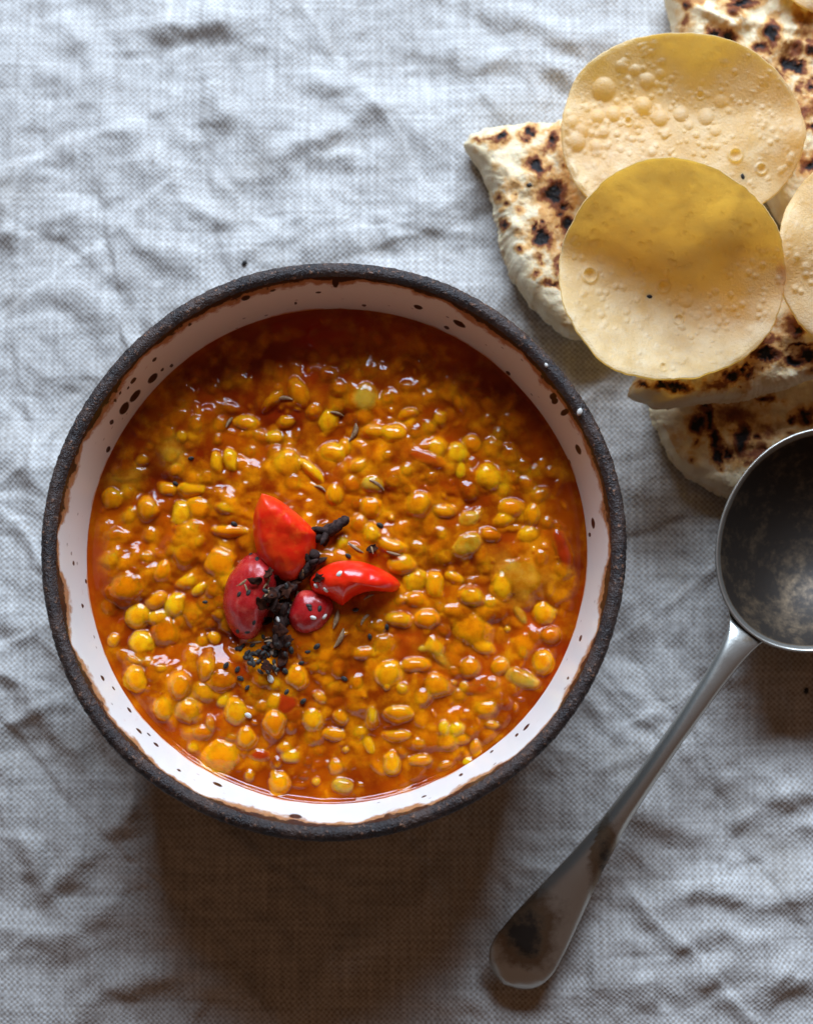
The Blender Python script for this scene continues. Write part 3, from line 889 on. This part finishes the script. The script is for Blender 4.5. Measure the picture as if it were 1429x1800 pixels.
# ================================================================== poppadoms
def poppadom(label, cx, cy, rx, ry, zfun, bubbles, seed, nbub, rs=(2.5, 7), frame=1.0, sq=0.0, holes=(), warp=None):
    nth, nr = 380, 120
    zc = zfun(0, 0)
    ce = P(cx, cy, zc)
    k = ppm(zc)
    tt = np.linspace(0, 2 * PI, nth, endpoint=False)
    rr_ = np.linspace(0.0003, 1, nr)
    co, si = np.cos(tt), np.sin(tt)
    Rn = 1 + 0.014 * np.sin(3 * tt + seed) + 0.010 * np.sin(5 * tt + 2 * seed) + 0.010 * vnoise(co * 6 + seed, si * 6) + 0.004 * vnoise(co * 22 + seed, si * 22) + sq * np.abs(np.sin(2 * tt))**2
    u = np.outer(co * Rn, rr_); v_ = np.outer(si * Rn, rr_)
    z = zfun(u, v_) + 0.0011 * np.outer(np.sin(5 * tt + seed) + 0.7 * np.sin(8 * tt + 2.1 * seed), rr_**4)
    pw = P(cx + u * rx, cy - v_ * ry, z)
    x = pw[..., 0]; y = pw[..., 1]
    qx, qy = Q(np.stack([x, y, z], -1))
    bub = np.zeros(x.shape); hgt = 0.00010 * fbm(x * 900, y * 900, seed, 3, 0.7) + 0.0011 * fbm(x * 80, y * 80, seed + 3, 3)
    br = random.Random(int(seed * 10))
    lst = list(bubbles)
    for _ in range(nbub):
        a = br.random() * 2 * PI; r_ = math.sqrt(br.random()) * 0.95
        lst.append((cx + r_ * rx * math.cos(a), cy + r_ * ry * math.sin(a), br.uniform(*rs), 0.85))
    for (bx_, by_, br_, hs) in lst:
        d = np.hypot(qx - bx_, qy - by_) / br_
        prof = np.clip(1 - d * d, 0, 1)**0.75
        hgt = np.maximum(hgt, hgt * 0.4 + prof * br_ * k * 0.66 * hs)
        bub = np.maximum(bub, np.clip(1 - d * d, 0, 1) * hs)
    for (bx_, by_, br_) in holes:                     # burst blisters: a raised lip round a dent
        d = np.hypot(qx - bx_, qy - by_) / br_
        hgt = hgt + br_ * k * (0.45 * np.exp(-((d - 1) / 0.25)**2) - 0.55 * np.exp(-(d / 0.65)**2))
    fade = sst(1.0, 0.97, np.broadcast_to(rr_[None, :], x.shape))
    hgt = hgt * fade
    tk = 0.0009
    top = np.stack([x, y, z + hgt], -1)
    rim1 = np.stack([x[:, -1] + co * 0.0003, y[:, -1] + si * 0.0003, z[:, -1] - tk * 0.5], -1)[:, None, :]
    bot = np.stack([x, y, z + hgt * 0.8 - tk], -1)[:, ::-3]
    allv = np.concatenate([top, rim1, bot], 1)
    z0 = np.zeros((nth, allv.shape[1] - nr))
    base = np.array([ce[0], ce[1], zc])
    me = mesh('poppadom', allv - base, gridquads(nth, allv.shape[1], True), True, {'bub': np.concatenate([bub, z0], 1)})
    o = add('poppadom', me, M_popp); o.location = base
    tag(o, label, 'poppadom', 'poppadoms piled on the naan')
    return o


BA = [(1060, 157, 21, 1), (1130, 185, 15, 1), (1137, 142, 14, .9), (1160, 142, 0.1, 0), (1092, 117, 12, .9), (1116, 123, 10, .8), (1128, 187, 17, 1), (1078, 200, 14, .9), (1050, 205, 12, .9), (1159, 207, 15, 1), (1168, 235, 9, .9), (1005, 215, 13, .8), (1022, 230, 13, .8),
      (1012, 250, 17, 1), (1047, 257, 12, .9), (1003, 302, 15, 1), (1016, 333, 16, .9), (1196, 200, 14, .8), (1240, 205, 15, .7), (1060, 232, 11, .8), (1102, 198, 11, .7), (1110, 245, 7, .8), (1145, 267, 10, .7), (1160, 130, 9, .7), (1265, 178, 12, .6), (1175, 70, 8, .7), (1150, 78, 7, .7), (1257, 230, 10, .6),
      (1210, 220, 9, .6), (1090, 262, 8, .7), (1045, 290, 9, .6), (998, 270, 8, .7), (1330, 210, 8, .5), (1345, 145, 7, .5)]


def zA(u, v):
    u = np.asarray(u, float); v = np.asarray(v, float)
    t = np.clip(v - 0.22 + 0.12 * u, 0, 9)
    fac = np.clip(u * 0.9 - v * 0.5 - 0.50, 0, 9)
    return 0.0275 - 0.0012 * v + 0.0190 * t**1.5 + 0.0026 * u * u * (u < 0) - 0.008 * np.sqrt(fac**2 + 0.01) + 0.0008 + 0.0010 * np.sin(3.2 * u + 1.0) * (1 - 0.5 * v)


def zB(u, v):
    u = np.asarray(u, float); v = np.asarray(v, float)
    w_ = v + 0.16 * u + 0.05 * np.sin(3 * u)
    up = np.clip(w_ + 0.10, 0, 9); dn = np.clip(-w_ - 0.30, 0, 9)
    return 0.0345 + 0.0260 * up**1.5 + 0.016 * dn**1.25 + 0.0022 * u * u + 0.0011 * np.sin(4 * u + 2 * v + .5) + 0.0030 * np.exp(-(((u - 0.62) / .26)**2 + ((v + 0.08) / .24)**2))


def zC(u, v):
    u = np.asarray(u, float); v = np.asarray(v, float)
    return 0.0380 + 0.0015 * v + 0.0030 * np.clip(-v - 0.05, 0, 9) * -1.6 + 0.0016 * u * u + 0.0007 * np.sin(5 * v)


def zD(u, v):
    u = np.asarray(u, float); v = np.asarray(v, float)
    return 0.0210 + 0.0030 * v + 0.002 * u * u


poppadom('round poppadom covered with big pale blisters, partly under another poppadom', 1197, 232, 212, 177, zA, BA, 1.1, 420, sq=0.0,
         holes=[(1291, 274, 11), (1337, 297, 9), (1230, 168, 7), (1104, 214, 7)])
poppadom('smooth golden poppadom curled up at the edges, topmost on the pile', 1181, 475, 198, 195, zB,
         [(1205, 527, 14, .6), (1225, 555, 9, .5), (1035, 345, 9, .6), (1045, 430, 10, .8), (1055, 455, 9, .7), (1030, 470, 8, .6), (1300, 440, 10, .5), (1010, 385, 7, .6), (1005, 560, 8, .5)], 2.7, 330, rs=(2, 7),
         holes=[(1166, 504, 10), (1036, 484, 12), (1192, 561, 8), (1165, 645, 7)])
poppadom('poppadom resting against the golden one, half hidden beyond the naan', 1567, 446, 200, 198, zC, [(1385, 420, 8, .7), (1400, 440, 7, .6), (1415, 470, 9, .6), (1420, 430, 7, .6)], 4.3, 200, rs=(3, 8))
poppadom('poppadom lying on the far end of the blistered naan', 1490, -95, 150, 122, zD, [], 6.2, 60)


# ================================================================== spoon
spoon = thing('serving_spoon', 'tarnished silver spoon with a deep bowl resting on the cloth', 'spoon')
ZR = 0.0215
Cs = P(1450, 947, ZR); Es = P(885, 1730, 0.004)
Js = P(1312, 1108, 0.0195)
ax = (Js - Cs)[:2]; la = np.hypot(*ax); ax /= la
nx = np.array([-ax[1], ax[0]])
spoon.location = (Js[0], Js[1], 0)
aL, bW = la * 1.0, 181 * ppm(ZR)
nth, nr = 200, 60
tt = np.linspace(0, 2 * PI, nth, endpoint=False)
ct, st_ = np.cos(tt), np.sin(tt)
wfac = 1 - 0.05 * ct                       # broader toward the tip
ol = np.where(ct > 0, aL, aL * 0.95)
bx0 = ol * ct; by0 = bW * wfac * st_
rr_ = np.linspace(0.0003, 1, nr)


def bowlz(r):
    return -0.0165 * (1 - r**2.3)**1.02


def spoon_pt(a, b, z):
    return np.stack([Cs[0] + ax[0] * a + nx[0] * b, Cs[1] + ax[1] * a + nx[1] * b, z], -1)


A_ = np.outer(bx0, rr_); B_ = np.outer(by0, rr_)
zin = ZR + np.broadcast_to(bowlz(rr_), A_.shape) + 0.0012 * (A_ / aL) * 0 
inner = spoon_pt(A_, B_, zin)
oA = np.outer(bx0 * 1.012, rr_[::-1]); oB = np.outer(by0 * 1.012, rr_[::-1])
outer = spoon_pt(oA, oB, ZR - 0.0010 + np.broadcast_to(bowlz(rr_[::-1]), oA.shape))
lip = spoon_pt(np.outer(bx0 * 1.012, [1]), np.outer(by0 * 1.012, [1]), np.full((nth, 1), ZR - 0.0002))
vv = np.concatenate([inner, lip, outer], 1)
tar = np.full(vv.shape[:2], 0.80)
tar[:, nr - 3:nr + 1] = 0.15
part('spoon_bowl', vv, gridquads(nth, vv.shape[1], True), M_silver, spoon, {'tarnish': tar})
# handle
hs = np.array([-.02, 0, .03, .07, .15, .3, .42, .535, .65, .75, .85, .90, .94, .97, .99, 1.0])
hw = np.array([44, 34, 27, 22.5, 18.5, 17, 18, 21.5, 31, 43, 55, 59, 57, 48, 33, 6.0])
hz = np.array([.0165, .0194, .0202, .0202, .0190, .0165, .0145, .0125, .0108, .0096, .0088, .0082, .0071, .0056, .0043, .0034])
ht = np.array([.0008, .0010, .0014, .0018, .0022, .0022, .0020, .0018, .0016, .0015, .0014, .0014, .0014, .0014, .0013, .0008])
s = np.concatenate([np.linspace(-.02, .9, 110), np.linspace(.903, 1, 50)])


def sm_interp(s, xs, ys):
    yy = np.interp(s, xs, ys)
    for _ in range(3):
        yy[1:-1] = (yy[:-2] + 2 * yy[1:-1] + yy[2:]) / 4
    return yy


W_ = np.interp(s, hs, hw) * ppm(0.012); Wm = sm_interp(s, hs, hw) * ppm(0.012); W_ = np.where(s > .9, W_, Wm)
endr = np.clip((s - .90) / .10, 0, 1)
W_ = np.where(s > .90, 59.5 * ppm(0.012) * np.sqrt(np.clip(1 - endr**2.6, 0.0004, 1)), W_)
Zc = sm_interp(s, hs, hz); Tk = sm_interp(s, hs, ht)
spine = Js[None, :2] + np.outer(s, (Es - Js)[:2])
hd = (Es - Js)[:2]; hd = hd / np.hypot(*hd); hn_ = np.array([-hd[1], hd[0]])
ncs = 40
ph = np.linspace(0, 2 * PI, ncs, endpoint=False)
cx_, cz_ = np.cos(ph), np.sin(ph)
cx_ = np.sign(cx_) * np.abs(cx_)**0.8
hv = np.zeros((len(s), ncs, 3))
mid = np.exp(-((s - .3) / .25)**2)
for i in range(len(s)):
    hv[i, :, 0] = spine[i, 0] + hn_[0] * W_[i] * cx_; hv[i, :, 1] = spine[i, 1] + hn_[1] * W_[i] * cx_
    crown = Tk[i] * (1 + 0.5 * mid[i])
    hv[i, :, 2] = Zc[i] + np.where(cz_ > 0, crown * np.abs(cz_)**0.9, -Tk[i] * 0.8 * np.abs(cz_)) - (0.0016 * (cx_**2) if s[i] > .5 else 0.0016 * cx_**2 * max(0, (s[i] - .2) / .3))
px_, py_ = Q(hv)
tar = 0.04 + 0.85 * np.exp(-(((px_ - 925) / 55)**2 + ((py_ - 1640) / 75)**2)) + 0.7 * np.exp(-(((px_ - 1060) / 30)**2 + ((py_ - 1510) / 80)**2)) * (px_ - 1030 > -0.4 * (py_ - 1510)) \
    + 0.35 * np.exp(-(((px_ - 1318) / 16)**2 + ((py_ - 1122) / 12)**2)) - 0.5 * np.exp(-(((px_ - 905) / 45)**2 + ((py_ - 1722) / 16)**2))
q = gridquads(len(s), ncs)
i_ = np.arange(len(s) - 1)
q = np.concatenate([q, np.stack([i_ * ncs + ncs - 1, (i_ + 1) * ncs + ncs - 1, (i_ + 1) * ncs, i_ * ncs], -1)])
part('handle', hv, q, M_silver, spoon, {'tarnish': tar})


# ================================================================== garnish: tomato wedges
def tomato(label, pts, z0, hgt, skin, tx, ty, seed, fl=1.0, ctr=None, ridge=None, fl_e=2.6):
    nth, nr = 120, 40
    ce, tt, R = outline(pts, z0 + hgt * 0.5, nth, ctr)
    rr_ = np.linspace(0.0, 1, nr)**0.75 * 0.9998 + 0.0002
    x = ce[0] + np.outer(R * np.cos(tt), rr_); y = ce[1] + np.outer(R * np.sin(tt), rr_)
    dome = (1 - rr_**fl_e)[None, :]**0.6
    zt = z0 + tx * (x - ce[0]) + ty * (y - ce[1]) + hgt * (0.12 + 0.88 * dome * fl) + 0.0008 * fbm(x * 150 + seed, y * 150, seed, 3) - 0.0004 * np.clip(fbm(x * 420, y * 160, seed + 5, 2), 0, 1)
    if ridge:
        qx, qy = Q(np.stack([x, y, zt], -1))
        d, _ = seg_dist(qx, qy, ridge[0], ridge[1])
        zt = zt + ridge[2] * np.exp(-(d / ridge[3])**2)
    root = thing('tomato_wedge', label, 'tomato', 'cherry tomato wedges on the soup', (ce[0], ce[1], z0))
    part('skin', np.stack([x, y, zt], -1), gridquads(nth, nr, True), skin, root)
    ex, ey, ez = x[:, -1], y[:, -1], zt[:, -1]
    rows = []
    for f, g in ((0, 1.0), (0.12, 0.985), (0.4, 0.95), (0.75, 0.86), (1.0, 0.7), (1.0, 0.35), (1.0, 0.02)):
        zz = ez * (1 - f) + (z0 - 0.001) * f
        rows.append(np.stack([ce[0] + (ex - ce[0]) * g, ce[1] + (ey - ce[1]) * g, zz - 0.00008], -1))
    vv = np.stack(rows, 1)
    part('flesh', vv, gridquads(nth, len(rows), True), M_flesh, root)
    return root


GZ = SOUP_Z
tomato('bright red tomato wedge standing upright with smooth skin, beside the clove bud',
       [(461, 868), (464, 868), (490, 878), (525, 904), (557, 935), (559, 939), (555, 968), (545, 1000), (525, 1022), (500, 1030), (474, 1014), (455, 984), (445, 945), (445, 908), (452, 886)], GZ + 0.001, 0.0085, M_skin_matt, -0.10, 0.30, 1.0, ctr=(500, 945), fl_e=5.5)
tomato('glossy red tomato wedge pointing away from the cloves, two white seeds on it',
       [(543, 1018), (560, 1000), (590, 986), (630, 985), (665, 996), (694, 1013), (704, 1026), (703, 1030), (690, 1040), (655, 1038), (625, 1046), (604, 1062), (598, 1063), (575, 1050), (552, 1042)], GZ + 0.001, 0.0085, M_skin, 0.0, 0.05, 2.0, ctr=(610, 1022))
tomato('dark crimson tomato wedge lying on its side with seeds along it',
       [(435, 974), (462, 972), (486, 998), (484, 1040), (466, 1088), (446, 1120), (418, 1121), (399, 1098), (390, 1060), (397, 1020), (415, 993)], GZ + 0.0005, 0.0070, M_skin_dark, 0.10, 0.05, 3.0)
tomato('small red tomato piece dotted with seeds, tucked under the glossy wedge',
       [(508, 1072), (530, 1038), (575, 1046), (586, 1074), (567, 1104), (542, 1114), (520, 1110), (508, 1094)], GZ + 0.0005, 0.0050, M_skin_dark, 0.0, 0.1, 4.0)

bpy.context.view_layer.update()
DG = bpy.context.evaluated_depsgraph_get()


def hit(px, py):
    d = Vector([float(q) for q in ray(px, py)]).normalized()
    ok, loc, nor, *_ = S.ray_cast(DG, Vector(CAM), d)
    if ok:
        ob = _[1]
        LAST[0] = ob.parent if ob.parent else ob
    return (loc, nor) if ok else (Vector(P(px, py, 0)), Vector((0, 0, 1)))


LAST = [None]
ON = {}


def where(px, py):
    hit(px, py)
    lb = LAST[0].get('label', '') if LAST[0] else ''
    for k_, v_ in (('crimson tomato', 'lying on the crimson tomato wedge'), ('small red tomato', 'dotting the small red tomato piece'), ('glossy red', 'lying on the glossy red tomato wedge'), ('bright red', 'lying on the upright bright red wedge')):
        if k_ in lb: return v_
    if 418 < px < 512 and 1125 < py < 1192: return 'in the seed heap below the crimson wedge'
    if 440 < px < 540 and 1000 < py < 1125: return 'among the dark spices between the tomato wedges'
    return 'scattered on the lentil soup'


def tube(pts, rad, n=12):
    pts = np.array(pts, float); rad = np.array(rad, float)
    d = np.gradient(pts, axis=0); d /= np.linalg.norm(d, axis=1)[:, None]
    up = np.array([0.13, 0.21, 0.97])
    s1 = np.cross(d, up); s1 /= np.linalg.norm(s1, axis=1)[:, None]
    s2 = np.cross(s1, d)
    t = np.linspace(0, 2 * PI, n, endpoint=False)
    v_ = pts[None] + rad[None, :, None] * (np.cos(t)[:, None, None] * s1[None] + np.sin(t)[:, None, None] * s2[None])
    return v_, gridquads(n, len(pts), True)


def clove(label, p0, p1, lift0, lift1, prongs=4, sc=1.0, seed=0):
    """p0 head end, p1 stem end (photo px); lifts in m above the surface hit there"""
    a, _ = hit(*p0); b, _ = hit(*p1)
    a = np.array(a) + np.array([0, 0, lift0]); b = np.array(b) + np.array([0, 0, lift1])
    root = thing('clove', label, 'clove', 'dried cloves in the garnish', tuple(a))
    ax_ = (b - a); L = np.linalg.norm(ax_); ax_ /= L
    t = np.linspace(0, 1, 14)
    pts = a[None] + np.outer(t, b - a) + 0.0004 * np.stack([np.sin(t * 4 + seed), np.cos(t * 3 + seed), 0 * t], -1)
    rad = sc * np.interp(t, [0, .1, .3, .8, .95, 1], [.0011, .00135, .0013, .0011, .00085, .0001])
    v_, q = tube(pts, rad)
    dv = v_ - pts[None]
    v_ = pts[None] + dv * (1 + 0.45 * fbm(v_[..., 0] * 1500, v_[..., 1] * 1500, v_[..., 2] * 1500 + seed, 3)[..., None])
    part('stem', v_, q, M_clove, root)
    # bud ball
    me = blob_mesh('bud', 2.1 + seed, 16, 10, 0.12)
    me.materials.append(M_clove)
    o = bpy.data.objects.new('bud', me); C.objects.link(o); o.parent = root
    o.location = tuple(-ax_ * 0.0012 * sc); o.scale = (0.0013 * sc,) * 3
    side = np.cross(ax_, [0, 0, 1]); side /= np.linalg.norm(side); up = np.cross(side, ax_)
    for k in range(prongs):
        an = k * 2 * PI / prongs + 0.5 + seed
        dr = math.cos(an) * side + math.sin(an) * up
        p_ = [a + ax_ * 0.0004 * sc + dr * 0.0007 * sc, a - ax_ * 0.0003 * sc + dr * 0.0017 * sc, a - ax_ * 0.0012 * sc + dr * 0.0026 * sc, a - ax_ * 0.0018 * sc + dr * 0.0030 * sc]
        v_, q = tube(p_, np.array([.0008, .00075, .0005, .00005]) * sc, 8)
        part('sepal', v_, q, M_clove, root)
    return root


clove('dried clove with a round stem pointing out from behind the upright tomato wedge', (569, 940), (617, 908), 0.0022, 0.0030, seed=0.4, sc=1.15)
clove('dried clove wedged between the two bright tomato wedges', (549, 985), (530, 1018), 0.0020, 0.0010, seed=1.6, sc=1.15)
clove('dried clove sunk among the chia seeds below the crimson wedge', (497, 1075), (490, 1145), 0.0016, 0.0012, seed=2.9, sc=1.25)
clove('dried clove lying across the middle between the crimson and small wedges', (480, 1048), (522, 1032), 0.0018, 0.0014, seed=4.2, sc=1.1)

FLK = [(470, 1008, 15, 9, 20), (490, 1022, 17, 10, -35), (506, 1036, 16, 11, 60), (478, 1042, 13, 9, 5), (520, 1022, 13, 8, 40), (462, 1062, 14, 9, -60), (486, 1068, 15, 9, 30), (508, 1060, 12, 9, -20), (470, 1092, 15, 9, 70),
       (492, 1108, 14, 10, -10), (505, 1128, 15, 9, 50), (478, 1130, 13, 9, -40), (460, 1150, 12, 8, 10), (496, 1156, 13, 9, 80), (450, 1022, 12, 8, -15), (655, 965, 10, 7, 40), (560, 1016, 10, 7, 20), (470, 1170, 13, 8, -25)]
M_flake = plain('spice_flake', (0.012, 0.004, 0.003), (0.070, 0.022, 0.011), 0.8, 500, 0.6, 0.0006, spec=0.1)
bpy.context.view_layer.update()
DG = bpy.context.evaluated_depsgraph_get()
fk = random.Random(9)
for i, (x, y, a, b, an) in enumerate(FLK):
    loc, nor = hit(x, y)
    nu_, nv_ = 16, 6
    t_ = np.linspace(0, 2 * PI, nu_, endpoint=False); r_ = np.linspace(0.05, 1, nv_)
    ed_ = 1 + 0.35 * np.array([fk.uniform(-1, 1) for _ in t_])
    ux = np.outer(np.cos(t_) * ed_, r_) * a * PPS; uy = np.outer(np.sin(t_) * ed_, r_) * b * PPS
    uz = 0.0011 * fbm(ux * 420 + i * 3.1, uy * 420, i * 1.7, 2) + 0.10 * np.abs(ux) * fk.choice([-1, 1, 2])
    up_ = np.stack([ux, uy, uz + 0.00025], -1); dn_ = np.stack([ux, uy, uz - 0.00025], -1)[:, ::-1]
    me = mesh('spice_flake', np.concatenate([up_, dn_], 1), gridquads(nu_, nv_ * 2, True)); me.materials.append(M_flake)
    o = bpy.data.objects.new('spice_flake', me); C.objects.link(o)
    o.location = loc + Vector((0, 0, 0.0009)); o.rotation_euler = (fk.uniform(-.6, .6), fk.uniform(-.6, .6), math.radians(an))
    tag(o, 'lone curled dark spice flake lying by a cumin seed beyond the glossy wedge' if x > 600 else 'curled dark brown spice flake in the seed heap below the crimson wedge' if y > 1100 else 'curled dark brown spice flake heaped between the tomato wedges', 'spice flake', 'spice flakes in the garnish')

bpy.context.view_layer.update()
DG = bpy.context.evaluated_depsgraph_get()
chia_me = blob_mesh('chia_seed', 5.5, 12, 8, 0.08); chia_me.materials.append(M_chia)
chiw_me = blob_mesh('chia_seed', 6.5, 12, 8, 0.08); chiw_me.materials.append(M_chiaw)
rc = random.Random(21)


def seed_at(name, me, px, py, sx, sy, sz, ang, label, cat, group, sink=0.25):
    loc, nor = hit(px, py)
    o = bpy.data.objects.new(name, me); C.objects.link(o)
    o.rotation_mode = 'QUATERNION'
    o.rotation_quaternion = nor.to_track_quat('Z', 'Y') @ Matrix.Rotation(math.radians(ang), 3, 'Z').to_quaternion()
    o.scale = (sx, sy, sz)
    o.location = loc + nor * sz * (1 - sink * 2)
    tag(o, label, cat, group)
    return o


DK = [(412, 921), (668, 924), (612, 978), (441, 974), (452, 982), (420, 1045), (437, 1042), (361, 1058), (545, 1070), (562, 1070), (625, 1072), (679, 1102), (650, 1119), (508, 1092), (418, 1110), (435, 1112), (419, 1141), (437, 1147),
      (463, 1146), (440, 1166), (455, 1163), (398, 1170), (418, 1177), (458, 1181), (423, 1193), (435, 1209), (504, 1216), (606, 1193), (541, 1146), (557, 1136), (530, 1165), (336, 806), (309, 850), (533, 1232)]
for _ in range(34):
    DK.append((rc.gauss(462, 24), rc.gauss(1150, 18)))
for _ in range(8):
    DK.append((rc.gauss(500, 26), rc.gauss(1050, 20)))
for (x, y) in DK:
    s_ = rc.uniform(0.85, 1.15)
    seed_at('chia_seed', chia_me, x, y, 0.00088 * s_, 0.00060 * s_, 0.00052 * s_, rc.uniform(0, 180), 'tiny dark grey chia seed ' + where(x, y), 'seed', 'dark chia seeds on the soup')
WH = [(551, 1086), (571, 1084), (479, 1145), (476, 1193), (437, 1257), (488, 1088), (555, 1030), (573, 1038), (597, 1008)]
for (x, y) in WH:
    s_ = rc.uniform(0.85, 1.1)
    seed_at('chia_seed', chiw_me, x, y, 0.00105 * s_, 0.00072 * s_, 0.0006 * s_, rc.uniform(-60, 60), 'tiny white chia seed ' + where(x, y), 'seed', 'white chia seeds on the soup')
seed_at('chia_seed', chiw_me, 1019, 724, 0.00100, 0.0007, 0.0006, -50, 'small white seed stuck on the dark bowl rim', 'seed', 'seeds on the bowl rim')
seed_at('chia_seed', chiw_me, 960, 642, 0.0006, 0.00045, 0.0004, -20, 'smallest pale seed stuck on the dark bowl rim', 'seed', 'seeds on the bowl rim')
for (x, y, lb) in ((931, 326, 'dark seed baked on the pointed naan wedge'), (1141, 521, 'dark seed stuck on the golden curled poppadom'), (1305, 311, 'dark seed beside a burst blister on the blistered poppadom'), (430, 462, 'dark crumb lying on the cloth just outside the bowl rim'), (1416, 1214, 'dark crumb lying on the cloth in the shadow of the spoon')):
    seed_at('seed', chia_me, x, y, 0.0009, 0.0007, 0.0005, rc.uniform(0, 180), lb, 'seed', None)


def cumin_mesh(seed, bend):
    t = np.linspace(0, 1, 10)
    pts = np.stack([t * 2 - 1, bend * (1 - (2 * t - 1)**2), 0 * t], -1)
    rad = 0.26 * np.sin(PI * np.clip(t, 0.03, 0.97))**0.7
    v_, q = tube(pts, rad, 10)
    rib = 1 + 0.13 * np.cos(np.arange(10) % 2 * PI)
    ctr = pts[None]
    v_ = ctr + (v_ - ctr) * rib[:, None, None]
    me = mesh('cumin_seed', v_, q); me.materials.append(M_cumin)
    return me


cm = [cumin_mesh(i, b) for i, b in enumerate((0.12, -0.18, 0.3))]
CU = [(403, 742, -40, 14), (500, 703, -75, 17), (620, 757, -55, 20), (592, 727, -45, 14), (663, 853, -60, 16), (563, 860, 70, 12), (626, 962, -18, 16), (692, 971, -5, 13), (425, 1022, 20, 13), (432, 1034, -50, 11), (510, 1065, -35, 15), (648, 1050, -60, 11),
      (590, 1088, 80, 18), (595, 1121, 10, 19), (645, 1088, 85, 15), (655, 965, 45, 10), (470, 1022, 25, 14), (500, 1052, -60, 14), (485, 1175, 0, 12), (470, 1040, 70, 12), (520, 1048, 15, 14), (448, 1128, 40, 12), (478, 1128, -30, 13), (530, 1010, 60, 11)]
for i, (x, y, a, l) in enumerate(CU):
    s_ = l * PPS
    seed_at('cumin_seed', cm[i % 3], x, y, s_, s_ * 0.9, s_ * 0.9, a, 'thin brown cumin seed ' + where(x, y), 'seed', 'cumin seeds on the soup', sink=0.42)
